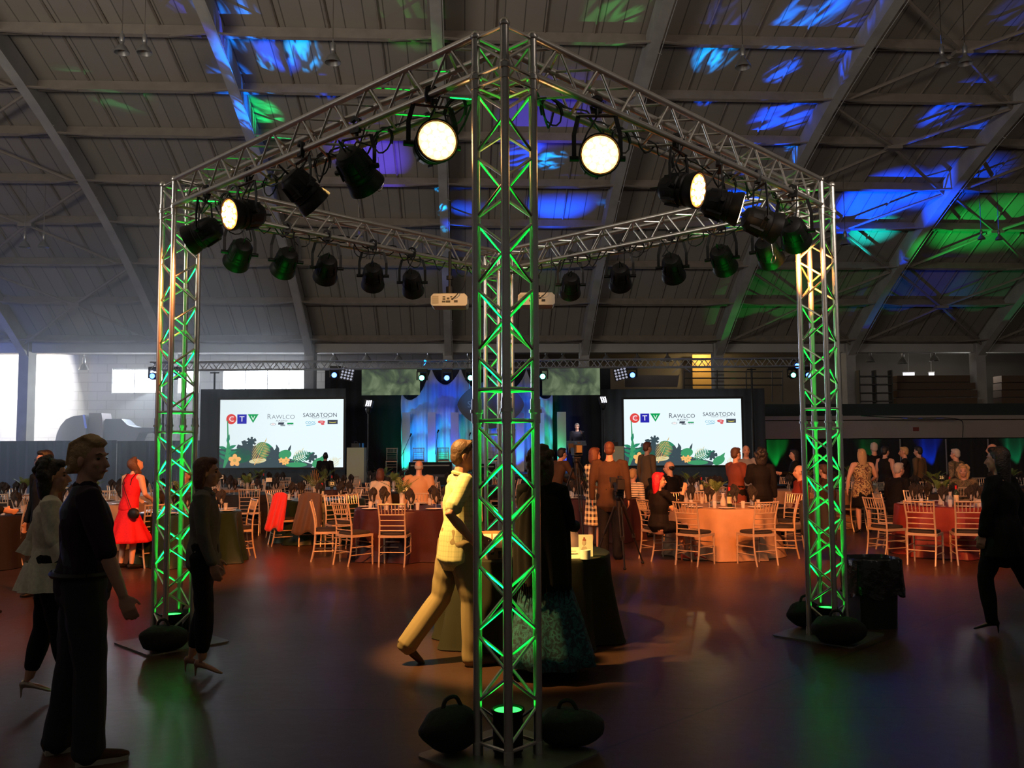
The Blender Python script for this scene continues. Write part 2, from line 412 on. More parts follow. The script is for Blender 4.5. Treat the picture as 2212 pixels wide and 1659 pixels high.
def lacing(mb, a, b, side, z0, z1, pitch, flip, r=.0095):   # zigzag between line a and line b
    n = max(1, round((z1 - z0) / (pitch / 2))); pts = []
    for i in range(n):
        t0, t1 = z0 + (z1 - z0) * i / n, z0 + (z1 - z0) * (i + 1) / n
        p, q = (a, b) if (i % 2 == 0) ^ flip else (b, a)
        g = (t1 - t0) * .06
        mb.tube([p + side * (t0 + g), q + side * (t1 - g)], r, 7)
def box_truss(parent, o, ax, u, v, segs, names=('chord', 'lacing'), off=TT, rc=.025, pitch=.40, rl=.0095, chn=12):
    # o: start, ax: axis, u, v: the two side directions; segs: list of (z0, z1) lattice runs
    L0, L1 = segs[0][0], segs[-1][1]
    for su, sv in ((-1, -1), (1, -1), (1, 1), (-1, 1)):
        c = o + u * off * su + v * off * sv; mb = MB(); mb.tube([c + ax * L0, c + ax * L1], rc, chn)
        for (a, b) in segs[:-1]: mb.tube([c + ax * (b - .03), c + ax * (b + .11)], rc * 1.18, chn); mb.tube([c + ax * (b + .03), c + ax * (b + .05)], rc * 1.5, chn)
        pobj(mb, names[0], m_alu, parent)
    for (s0, s1) in segs:
        la = MB()
        for f, ((a1, b1), (a2, b2)) in enumerate((((-1, -1), (1, -1)), ((1, -1), (1, 1)), ((1, 1), (-1, 1)), ((-1, 1), (-1, -1)))):
            lacing(la, o + u * off * a1 + v * off * b1, o + u * off * a2 + v * off * b2, ax, s0 + .03, s1 - .03, pitch, f % 2 == 1, rl)
            for s in (s0 + .015, s1 - .015): la.tube([o + u * off * a1 + v * off * b1 + ax * s, o + u * off * a2 + v * off * b2 + ax * s], rl * 1.15, 7)
        pobj(la, names[1], m_alu, parent)
for key in 'NLRF':
    c = TOW[key]; t = bpy.data.objects.new('tower', None); COL.objects.link(t); t.parent = frame; t.location = c - fo
    box_truss(t, c, UZ, E1, E2, [(.06, 1.90), (2.05, HT - .30), (HT - .26, HT)])
    # corner caps
    for a in (-1, 1):
        for b in (-1, 1):
            q = c + E1 * TT * a + E2 * TT * b
            cp = MB(); cp.tube([q + UZ * .0, q + UZ * .08], .03, 10); pobj(cp, 'foot', m_alu, t)
            for z in (HT, HT - .24): cp = MB(); cp.ball(q + UZ * z, .033, 10, 6); pobj(cp, 'corner_fitting', m_alu, t)
    bp_ = MB(); h = .37
    pl = [(-h + .03, -h), (h - .03, -h), (h, -h + .03), (h, h - .03), (h - .03, h), (-h + .03, h), (-h, h - .03), (-h, -h + .03)]
    bp_.prism(pl, c, E1, E2, -.012)
    for v in list(bp_.v): pass
    pobj(bp_, 'base_plate', m_plate, t, smooth=False)
    for v in t.children: pass
def beam(a, b, ax, side):
    L = (TOW[b] - TOW[a]).length; t = bpy.data.objects.new('beam', None); COL.objects.link(t); t.parent = frame
    o = TOW[a] + UZ * (HT - TT); t.location = o - fo
    box_truss(t, o, ax, side, UZ, [(TT + .02, L / 2 - .03), (L / 2 + .03, L - TT - .02)] if False else [(TT, L - TT)])
beam('N', 'L', E1, E2); beam('N', 'R', E2, E1); beam('L', 'F', E2, E1); beam('R', 'F', E1, E2)

# ------------------------------------------------------------------ lamps on the truss
m_glass_amber = mat('lens_amber_lit', (1, .6, .3), .3, emit=(1.0, 0.26, 0.04), estr=2.6)
m_glass_hot = mat('lens_warm_lit', (1, .7, .4), .3, emit=(1.0, 0.42, 0.10), estr=6)
m_glass_off = mat('lens_glass', (.08, .09, .1), .12, metal=.3)
m_led_cell = mat('led_cells_amber', (1, .5, .2), .3, emit=(1.0, 0.62, 0.26), estr=14)
m_badge = mat('chrome_hook', (.75, .7, .65), .2, metal=1)
def par_light(clamp, aim, lens, label, hang=.30, roll=0.0, light=None, big=1.0, group='par lights clamped to the box truss'):
    clamp = Vector(clamp); aim = Vector(aim).normalized()
    t = thing('par_light', label, 'stage light', clamp, group=group)
    c = clamp + Vector((0, 0, -hang)); q = aim.to_track_quat('Z', 'Y').to_matrix()
    # yoke axis: horizontal, square to the aim
    ya = aim.cross(Vector((0, 0, 1))); ya = ya.normalized() if ya.length > .1 else Vector((1, 0, 0))
    R = .128 * big
    b = MB(); prof = [(0, -.150), (.055, -.150), (.080, -.138), (.088, -.120), (.102, -.105), (.108, -.02)]
    for k in range(5): z = -.02 + k * .022; prof += [(.110 + .004 * (k % 2), z), (.116 + .003 * (k % 2), z + .012)]
    prof += [(.124, .10), (.132, .13), (.134, .150), (.124, .152), (.118, .138), (0, .138)]
    b.lathe([(r * big, z * big) for r, z in prof], 24, c, q)
    for k in range(8):                                              # cooling fins on the back shell
        th = 2 * PI * k / 8; d = q @ Vector((math.cos(th), math.sin(th), 0)); b.beam(c + d * .10 * big - aim * .10 * big, c + d * .116 * big + aim * .02, .006, .03)
    pobj(b, 'housing', m_blk, t)
    if lens:
        lm = m_glass_amber if lens == 'amber' else m_glass_hot if lens == 'hot' else m_glass_off
        l = MB(); l.lathe([(0, .141), (.112, .141), (.116, .146), (.10, .150), (0, .153)], 24, c, q); lo = pobj(l, 'lens', lm, t)
        if lens in ('amber', 'hot'):
            cells = MB()
            for (n_, rr_) in ((1, 0), (6, .042), (11, .085)):
                for k in range(n_):
                    th = 2 * PI * k / n_ + n_; p = c + q @ Vector((math.cos(th) * rr_, math.sin(th) * rr_, .153)) * 1.0
                    cells.ball(p, (.0205, .0205, .006), 8, 4, q)
            pobj(cells, 'led_cells', m_led_cell, t)
    y = MB(); w = .150 * big
    top = clamp + Vector((0, 0, -.07))
    path = [c + ya * w, c + ya * w + (top - c) * .55, c + ya * w * .80 + (top - c) * .97, c - ya * w * .80 + (top - c) * .97, c - ya * w + (top - c) * .55, c - ya * w]
    for i in range(5): y.beam(path[i], path[i + 1], .028, .006, up=aim if i != 2 else (0, 0, 1))
    y.tube([c + ya * (w + .03), c + ya * (w - .03)], .018, 10); y.tube([c - ya * (w + .03), c - ya * (w - .03)], .018, 10)
    pobj(y, 'yoke', m_blk, t)
    k = MB(); k.tube([clamp + Vector((0, 0, -.08)), clamp + Vector((0, 0, -.03))], .012, 8)
    cl = [clamp + Vector((0, 0, .025)) + (E1 + E2) * 0 + Vector((0, 0, 0))]
    an = [(-.035, -.05), (.035, -.05), (.044, .0), (.04, .045), (.0, .066), (-.034, .05), (-.04, .03), (-.028, .028), (-.0, .042), (.026, .02), (.026, -.02), (0, -.03), (-.03, -.02), (-.04, -.03)]
    side = ya; k.prism([(x, z) for x, z in an], clamp + Vector((0, 0, .0)) - ya.cross(UZ) * .0, ya, UZ, .03); pobj(k, 'clamp', m_blk, t, smooth=False)
    cb = MB(); s = clamp + Vector((0, 0, -.02)); e = c - aim * .14 * big
    mid = (s + e) / 2 + Vector((rnd.uniform(-.12, .12), rnd.uniform(-.08, .08), -.10))
    cb.tube(bez([s, s + Vector((.05, .03, .03)), mid, e - aim * .10, e], 12), .006, 5); pobj(cb, 'power_cord', m_blk2, t)
    if light:
        col, en, ang = light
        lamp('par_beam', 'SPOT', c + aim * .17 * big, c + aim * 3, en, col, size=.09, angle=ang, blend=.7)
    return t
def bez(pts, n=12):                                                  # smooth curve through points
    pts = [Vector(p) for p in pts]; out = []; N = len(pts)
    for i in range(N - 1):
        p0, p1, p2, p3 = pts[max(i - 1, 0)], pts[i], pts[i + 1], pts[min(i + 2, N - 1)]
        m = max(2, n // (N - 1))
        for k in range(m):
            t = k / m; out.append(.5 * ((2 * p1) + (p2 - p0) * t + (2 * p0 - 5 * p1 + 4 * p2 - p3) * t * t + (3 * p1 - p0 - 3 * p2 + p3) * t ** 3))
    out.append(pts[-1]); return out
def on_beam(a, ax, lateral, px, z=HT - .24 - .0):
    best = None
    for i in range(401):
        s = S_ * i / 400; p = TOW[a] + ax * s + lateral + UZ * z; d = abs(pxof(p)[0] - px)
        if best is None or d < best[0]: best = (d, p)
    return best[1]
AMB = (1.0, 0.27, 0.055); WARM = (1.0, 0.66, 0.24)
bl = -E2 * TT; brr = -E1 * TT                                         # the chord nearest the viewer on each near beam
P_ = par_light
P_(on_beam('N', E1, bl, 934), (.32, -1, -.12), 'hot', 'par light glowing blinding amber, left of the front tower, facing the viewer', hang=.33, light=(AMB, 500, 60))
P_(on_beam('N', E1, bl, 772), (.40, .75, -.62), 'off', 'black par light seen from behind, pointing down, right neighbour of three on left front beam', hang=.30, light=None)
P_(on_beam('N', E1, bl, 655), (.62, .45, -.64), 'off', 'large black par light seen from behind near the middle of the left front beam', hang=.30, light=None)
P_(on_beam('N', E1, bl, 532), (-.66, -.72, -.18), 'amber', 'par light with glowing oval amber face above the left tower, facing left', hang=.33, light=(AMB, 900, 60))
P_(on_beam('N', E1, bl, 442), (-.93, .10, -.42), 'amber', 'par light edge-on beside the top of the left tower, orange rim showing', hang=.36, light=(AMB, 1300, 110))
P_(on_beam('N', E2, brr, 1288), (.02, -1, -.14), 'hot', 'par light glowing blinding amber, right of the front tower, facing the viewer', hang=.36, light=(AMB, 500, 60))
P_(on_beam('N', E2, brr, 1466), (.80, -.60, -.22), 'amber', 'par light with half-turned glowing amber face on the right front beam', hang=.36, light=(AMB, 900, 60))
P_(on_beam('N', E2, brr, 1555), (.94, -.14, -.28), 'amber', 'par light turned right with a thin glowing amber crescent on right front beam', hang=.36, light=(AMB, 1000, 62))
P_(on_beam('N', E2, brr, 1640), (.86, .10, -.30), 'off', 'black par light seen side-on, second from the right tower on front beam', hang=.38, light=(AMB, 1200, 50))
P_(on_beam('N', E2, brr, 1712), (.45, .85, -.30), 'off', 'black par light closest to the right tower, reddish sheen on its shell', hang=.36, light=(AMB, 1400, 50))
lf = -E1 * TT; rf = -E2 * TT
names = ['green-tinted par light hanging just right of the left tower', 'black par light hanging second from the left tower on the rear left beam', 'black par light hanging third from the left tower on the rear left beam',
         'black par light hanging fourth from left tower on the rear left beam', 'black par light on rear left beam next to the left projector']
for i, (px, a) in enumerate(((520, -.55), (618, -.48), (706, -.30), (806, -.14), (890, -.02))):
    P_(on_beam('L', E2, lf, px, HT - .24), (a, .85, -.52), 'off', names[i], hang=.34, light=(AMB, 800, 62), big=.97)
names = ['black par light with green sheen hanging left of the right tower', 'black par light hanging second from the right tower on the rear right beam', 'reddish-brown par light hanging third from right tower on rear right beam',
         'par light hanging fourth from the right tower on the rear right beam', 'par light on rear right beam next to the right projector']
for i, (px, a) in enumerate(((1655, .55), (1558, .46), (1452, .26), (1338, .12), (1232, .0))):
    P_(on_beam('R', E1, rf, px, HT - .24), (a, .85, -.52), 'off', names[i], hang=.34, light=(AMB, 800, 62), big=.97)
# carabiners
for px, D, lb in ((822, 6.1, 'small bright carabiner dangling from the second par light of left front beam'), (1671, 7.2, 'small steel carabiner dangling between par lights by the right tower')):
    p = P(px, 403 if px < 900 else 560, D); mb = MB(); mb.tube([p + Vector((math.cos(t) * .016 + math.sin(t) * .01, 0, math.sin(t) * .034)) for t in [2 * PI * i / 14 for i in range(15)]], .0045, 6)
    mb.tube([p + Vector((.0, 0, .03)), p + Vector((-.02, .01, .22))], .002, 4)
    tag(mb.obj('carabiner', m_badge), lb, 'carabiner')
# cables along the beams
for i, (a, ax, lat, lb) in enumerate((('N', E1, E2 * TT, 'black power cables looping along the left front beam'), ('N', E2, E1 * TT, 'black power cables looping along the right front beam'),
                                   ('L', E2, -E1 * .05, 'black power cables looping along the rear left beam'), ('R', E1, -E2 * .05, 'black power cables looping along the rear right beam'))):
    mb = MB(); pts = []; pts2 = []
    for k in range(29):
        s = .25 + (S_ - .5) * k / 28; z = HT - .24 + .04 + (-.16 if k % 4 == 2 else 0) * rnd.uniform(.4, 1.4) + rnd.uniform(-.02, .02)
        pts.append(TOW[a] + ax * s + lat * (1 + rnd.uniform(-.5, .3)) + UZ * z); pts2.append(TOW[a] + ax * (s + .06) + lat * rnd.uniform(.1, .9) + UZ * (HT - .24 + .03 + rnd.uniform(-.12, .03)))
    mb.tube(bez(pts, 110), .0075, 5); mb.tube(bez(pts2, 110), .006, 5)
    for k in range(5):                                                # coils
        s = S_ * (k + .7) / 5.6; o = TOW[a] + ax * s + lat * .6 + UZ * (HT - .24 - .05)
        mb.tube([o + ax * math.cos(t) * .10 + UZ * (math.sin(t) * .09) + lat * (t * .02) for t in [PI * i / 6 for i in range(20)]], .006, 5)
    tag(mb.obj('power_cable', m_blk2), lb, 'cable', 'cables on the box truss')
# projectors
m_proj = mat('projector_white', (0.72, 0.66, 0.55), 0.5)
m_port = mat('port_black', (0.02, 0.02, 0.02), 0.5)
def projector(px, py, D, label):
    c = P(px, py, D); t = thing('projector', label, 'projector', c, group='projectors under the rear truss beams')
    R = Matrix.Rotation(.04, 3, 'Z'); b = MB(); w, d, h = .40, .30, .135
    pr = [(-w / 2, -h / 2 + .02), (-w / 2 + .02, -h / 2), (w / 2 - .02, -h / 2), (w / 2, -h / 2 + .02), (w / 2, h / 2 - .03), (w / 2 - .03, h / 2), (-w / 2 + .03, h / 2), (-w / 2, h / 2 - .03)]
    b.prism(pr, c + Vector((0, d / 2, 0)), (1, 0, 0), (0, 0, 1), d)
    pobj(b, 'case', m_proj, t, smooth=False)
    v = MB()
    for i in range(9): v.box(c + Vector((-.15 + .011 * i * 0, -d / 2 - .002, -.04 + .010 * i)), (.07, .006, .004))
    pobj(v, 'vent_grille', mat('vent_tan', (.45, .38, .28), .6), t, smooth=False)
    p = MB()
    for (x, z, ww, hh) in ((-.055, .03, .03, .014), (-.055, .006, .03, .014), (-.06, -.022, .035, .018), (-.01, .012, .028, .02), (-.01, -.022, .05, .022), (.025, .03, .022, .014), (.035, .008, .022, .012), (.075, -.02, .04, .024), (.065, .028, .018, .012)):
        p.box(c + Vector((x, -d / 2 - .002, z)), (ww, .008, hh))
    pobj(p, 'port', m_port, t, smooth=False)
    k = MB(); k.box(c + Vector((0, 0, h / 2 + .012)), (.17, .10, .02)); k.tube([c + Vector((0, 0, h / 2)), c + Vector((0, 0, h / 2 + .10))], .045, 12); k.tube([c + Vector((0, 0, h / 2)), Vector((c.x, c.y, HT - .27))], .018, 10)
    k.tube([c + Vector((0, 0, .25)), c + Vector((0, 0, .29))], .04, 12)
    pobj(k, 'ceiling_mount', m_blk, t)
    cb = MB(); cb.tube(bez([c + Vector((.03, -d / 2, .0)), c + Vector((.10, -d / 2 - .08, .05)), c + Vector((.16, 0, .2)), Vector((c.x + .18, c.y, HT - .3))], 16), .005, 5); pobj(cb, 'signal_cable', m_blk2, t)
lamp('projector_spill', 'SPOT', TOW['N'] + E1 * 1.5 + UZ * 3.6 + E2 * .1, P(1060, 650, 9.6), 260, (1, .50, .16), size=.08, angle=26, blend=.6)  # spill lamp added to brighten the projector cases
projector(972, 652, 9.6, 'white projector hanging left of the front tower under the rear truss')
projector(1158, 650, 9.5, 'white projector hanging right of the front tower, partly hidden by it')
# green uplights in the tower feet, sandbags
GRN = (0.0, 1.0, 0.045)
m_green = mat('lens_green_lit', (0, 1, .1), .3, emit=(0.02, 1.0, 0.06), estr=5)
def uplight(c, label, en):
    t = thing('uplight', label, 'uplight', c + UZ * .013, group='green uplights inside the tower feet'); b = MB()
    b.lathe([(0, 0), (.085, 0), (.085, .20), (.095, .215), (.095, .23), (.085, .23), (.08, .215), (0, .215)], 20, c + UZ * .03); b.box(c + UZ * .02, (.15, .15, .014))
    pobj(b, 'housing', m_blk, t); l = MB(); l.lathe([(0, .218), (.078, .218), (0, .224)], 20, c + UZ * .03); pobj(l, 'lens', m_green, t)
    lamp('green_uplight', 'SPOT', c + UZ * .27, c + UZ * 4, en * .6, GRN, size=.05, angle=52, blend=.9)
    lamp('green_uplight', 'SPOT', c + UZ * .27, c + UZ * 4, en * 12, GRN, size=.05, angle=17, blend=.6)
for key, lb, en in (('N', 'black uplight glowing green inside the foot of the front tower', 330), ('L', 'black uplight glowing green inside the foot of the left tower', 480), ('R', 'black uplight glowing green inside the foot of the right tower', 480), ('F', 'uplight glowing green inside the foot of the rear tower', 330)):
    uplight(TOW[key], lb, en)
m_bag = mat('sandbag_black', (0.012, 0.011, 0.011), 0.85, noise=.3, bump=.5, nscale=25)
def sandbag(c, label, rz, kind=0, s=1.0):
    mb = MB(); n, m = 20, 14; vs = []
    for i in range(m + 1):
        ph = PI * i / m
        for k in range(n):
            th = 2 * PI * k / n; r = 1 + .07 * math.sin(3 * th + kind) + .05 * math.sin(5 * ph + th * 2)
            sx = math.copysign(abs(math.cos(th)) ** .7, math.cos(th)); sy = math.copysign(abs(math.sin(th)) ** .7, math.sin(th))
            z = math.cos(ph); z = math.copysign(abs(z) ** (.8 if kind else 1.1), z)
            f = math.sin(ph) ** (.75 if kind else .9)
            vs.append(Vector((.20 * s * r * sx * f, .13 * s * r * sy * f, (.145 if kind == 0 else .105) * s * (z + 1))))
    fs = [(i * n + k, (i + 1) * n + k, (i + 1) * n + (k + 1) % n, i * n + (k + 1) % n) for i in range(m) for k in range(n)]
    mb.add(vs, fs)
    t = thing('sandbag', label, 'sandbag', c + UZ * .013, rz, group='sandbags on the truss base plates')
    mb.obj('bag', m_bag, parent=t)
    h = MB(); top = (.29 if kind == 0 else .21) * s
    h.tube(bez([(-.06, 0, top - .02), (-.04, 0, top + .035), (.02, 0, top + .045), (.06, 0, top - .02)], 12), .012, 6); h.obj('handle', m_bag, parent=t)
C = TOW
sandbag(G(977, 1628), 'black peaked sandbag left of the front tower foot', .5, 0, .88)
sandbag(G(1228, 1612), 'black boxy sandbag right of the front tower foot', -.25, 1, .95)
sandbag(G(352, 1408), 'black sandbag in front of the left tower foot', -.2, 1, 1.0)
sandbag(G(405, 1362), 'black sandbag behind the left tower foot', .3, 1, .9)
sandbag(G(1742, 1358), 'black sandbag left behind the right tower foot', .3, 0, .85)
sandbag(G(1810, 1393), 'black sandbag in front of the right tower foot', -.3, 1, 1.1)
# ------------------------------------------------------------------ drapes, stage, screens
def hx(px, D, py=960): return (HR.inverted() @ P(px, py, D)).x
def hyv(px, D, py=960): return (HR.inverted() @ P(px, py, D)).y
def wdrape(px0, px1, D, py_top, m, label, cat='drape', z0=0.0, amp=.05, per=.35, group=None, name='drape'):
    a, b = P(px0, 960, D), P(px1, 960, D); zt = P((px0 + px1) / 2, py_top, D).z
    o = drape(a.x, b.x, D, z0, zt, amp, per, hall=False).obj(name, m); tag(o, label, cat, group); return o
gd = wdrape(-60, 250, 33.0, 952, m_gdrape, 'low blue-grey drape at far left, in front of the bright aisle wall', group='low drapes at left'); 
wdrape(252, 432, 33.05, 952, m_gdrape, 'low blue-grey drape behind the left tower below the kitchen hoods', group='low drapes at left')
STD = 31.2                                         # backdrop distance
wdrape(432, 746, 29.6, 840, m_bdrape, 'black drape wall around the left projection screen', amp=.02)
wdrape(1300, 1654, 31.2, 840, m_bdrape, 'black drape wall around the right projection screen', amp=.02)
wdrape(700, 1320, 34.2, 797, m_bdrape, 'tall black backdrop behind the whole stage', amp=.06, per=.5)
wdrape(1656, 2290, 36.1, 948, m_bdrape, 'black pipe-and-drape curtain under the mezzanine, right', amp=.05, per=.5)
# stage deck
m_deck = mat('stage_deck', (0.03, 0.03, 0.032), 0.5, noise=.2)
st = thing('stage', 'low black stage in front of the swagged backdrop', 'stage', Vector((-.6, 31, 0)))
sx0, sx1 = P(735, 1000, 29.5).x, P(1345, 1000, 30.0).x
mb = MB(); mb.box(((sx0 + sx1) / 2, 32.2, .72), (sx1 - sx0, 4.0, .10)); mb.obj('deck', m_deck, smooth=False).parent = st
mb = MB(); mb.box(((sx0 + sx1) / 2, 30.24, .34), (sx1 - sx0, .04, .66)); mb.obj('skirt', m_bdrape, smooth=False).parent = st
mb = MB(); mb.box(((sx0 + sx1) / 2, 33.9, .335), (sx1 - sx0, .5, .67)); mb.obj('riser', m_deck, smooth=False).parent = st
for o in st.children: o.data.transform(Matrix.Translation(-Vector(st.location)))
SZ = .77
# swagged fabric: white cloth gathered at peaks
m_swag = mat('white_swag_fabric', (0.55, 0.57, 0.64), 0.8)
def swag(pk, D, ybot, label, dy=0.0):
    # pk: list of (px, py) peaks; scallops hang between them and spread to long folds
    xs = [P(p[0], 900, D).x for p in pk]; zs = [P(p[0], p[1], D).z for p in pk]; mb = MB(); n, m = 170, 34; vs = []
    for i in range(n + 1):
        x = xs[0] + (xs[-1] - xs[0]) * i / n; k = 0
        while k < len(xs) - 2 and x > xs[k + 1]: k += 1
        t = (x - xs[k]) / (xs[k + 1] - xs[k]); W_ = xs[k + 1] - xs[k]; tz = zs[k] + (zs[k + 1] - zs[k]) * t; edge = min(t, 1 - t) * W_
        ztop = tz - 1.5 * W_ * (1 - (2 * t - 1) ** 2) ** .8 * .42
        for j in range(m + 1):
            s = j / m; z = ztop + (SZ + .02 - ztop) * s
            dip = .30 * abs(math.sin((s * 2.9 + .6 * (1 - (2 * t - 1) ** 2)) * PI)) * (1 - s) ** .7      # hanging bights
            fold = .07 * math.sin(2 * PI * x / .23 + 2 * math.sin(3 * s)) * (.35 + .65 * s) + .05 * math.sin(2 * PI * x / .51 + 1.3)
            vs.append(Vector((x, D + dy - dip + fold, z)))
    fs = [(i * (m + 1) + j, (i + 1) * (m + 1) + j, (i + 1) * (m + 1) + j + 1, i * (m + 1) + j + 1) for i in range(n) for j in range(m)]
    mb.add(vs, fs); o = mb.obj('swagged_drape', m_swag, smooth='all'); tag(o, label, 'drape')
    md = o.modifiers.new('thickness', 'SOLIDIFY'); md.thickness = .01; return o
swag([(868, 846), (932, 793), (995, 792), (1066, 800), (1138, 795), (1194, 848)], 33.6, 1025, 'white swagged fabric backdrop lit blue and cyan across the stage centre')
# tall white panels on stage
m_panel = mat('stage_panel_cream', (0.62, 0.58, 0.60), 0.7, noise=.12, nscale=3)
for i, (a, b, t_, lb) in enumerate(((869, 886, 891, 'leftmost tall white panel standing on stage'), (924, 941, 891, 'second tall white panel from stage left edge, behind a chair'), (974, 991, 891, 'third tall white panel, just left of the front tower'),
                                (1115, 1132, 892, 'tall white panel seen just inside the front tower right edge'), (1157, 1176, 892, 'tall white panel just right of the front tower'), (1204, 1223, 890, 'rightmost tall white panel, beside the speaker, slightly tilted'))):
    p0, p1 = P(a, 950, 32.9), P(b, 950, 32.9); zt = P(a, t_, 32.9).z; mb = MB(); mb.box(((p0.x + p1.x) / 2, 32.9, (SZ + zt) / 2 + .0), (p1.x - p0.x, .12, zt - SZ), None)
    tag(mb.obj('scenic_pillar', m_panel, smooth=False), lb, 'stage pillar', 'tall white panels on the stage')
# banners: the projected foliage is put into their colour and glow
def pmat(name, build):
    m = mat(name, (.5, .5, .5), .8); build(m.node_tree, *nodes_of(m)); return m
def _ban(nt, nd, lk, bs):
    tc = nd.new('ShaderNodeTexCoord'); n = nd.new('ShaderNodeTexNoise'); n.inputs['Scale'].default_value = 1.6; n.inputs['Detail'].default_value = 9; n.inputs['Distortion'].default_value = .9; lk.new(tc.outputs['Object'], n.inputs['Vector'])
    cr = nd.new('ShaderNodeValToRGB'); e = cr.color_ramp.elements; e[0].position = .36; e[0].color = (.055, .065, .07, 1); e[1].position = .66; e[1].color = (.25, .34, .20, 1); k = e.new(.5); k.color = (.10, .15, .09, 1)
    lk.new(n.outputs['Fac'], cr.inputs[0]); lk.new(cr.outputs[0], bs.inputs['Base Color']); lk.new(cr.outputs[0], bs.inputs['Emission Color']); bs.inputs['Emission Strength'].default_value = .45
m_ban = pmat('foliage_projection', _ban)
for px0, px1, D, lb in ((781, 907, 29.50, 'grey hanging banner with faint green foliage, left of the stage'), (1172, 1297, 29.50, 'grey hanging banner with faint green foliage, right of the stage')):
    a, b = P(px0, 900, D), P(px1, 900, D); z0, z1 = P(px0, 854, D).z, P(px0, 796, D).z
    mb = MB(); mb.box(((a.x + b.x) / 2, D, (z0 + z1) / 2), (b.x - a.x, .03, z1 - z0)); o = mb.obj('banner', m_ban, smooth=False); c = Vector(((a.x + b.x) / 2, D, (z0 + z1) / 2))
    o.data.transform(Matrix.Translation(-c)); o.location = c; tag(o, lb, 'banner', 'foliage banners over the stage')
# diamond sign
fnt = None
def text_mesh(s, size, name, m, loc, parent=None, depth=.004, yaw=0.0, align='CENTER', sx=1.0):
    cu = bpy.data.curves.new(name, 'FONT'); cu.body = s; cu.size = size; cu.extrude = depth; cu.align_x = align; cu.align_y = 'CENTER'; cu.resolution_u = 3
    t = bpy.data.objects.new(name + '_tmp', cu); COL.objects.link(t); dg = bpy.context.evaluated_depsgraph_get(); me = bpy.data.meshes.new_from_object(t.evaluated_get(dg))
    bpy.data.objects.remove(t); me.name = name; me.materials.clear(); me.materials.append(m)
    me.transform(Matrix.Rotation(yaw, 4, 'Z') @ Matrix.Rotation(PI / 2, 4, 'X') @ Matrix.Diagonal((sx, 1, 1, 1)))
    o = bpy.data.objects.new(name, me); COL.objects.link(o); o.location = loc
    if parent: o.parent = parent; o.location = Vector(loc) - Vector(parent.location)
    return o
c = P(1060, 874, 32.4); t = thing('stage_sign', 'dark blue-grey leaf-shaped sign with pale lettering hanging over mid stage', 'sign', c)
w = P(1132, 874, 32.4).x - c.x; hgt = P(1060, 822, 32.4).z - c.z; pl = []
for k in range(40):
    th = 2 * PI * k / 40; x, z = math.cos(th), math.sin(th); pl.append((w * math.copysign(abs(x) ** 1.25, x), hgt * math.copysign(abs(z) ** 1.25, z)))
mb = MB(); mb.prism(pl, (0, .03, 0), (1, 0, 0), (0, 0, 1), .05); o = mb.obj('sign_board', mat('sign_slate', (.10, .11, .16), .6), smooth=False); o.parent = t
text_mesh('S', .34, 'lettering', mat('sign_letter', (.3, .33, .42), .6), c + Vector((P(1014, 874, 32.4).x - c.x, -.03, 0)), parent=t)
for dx in (-.8, .8):
    mb = MB(); mb.tube([(dx, 0, hgt * .4), (dx, 0, 1.9 - .1)], .006, 5); mb.obj('wire', m_badge).parent = t
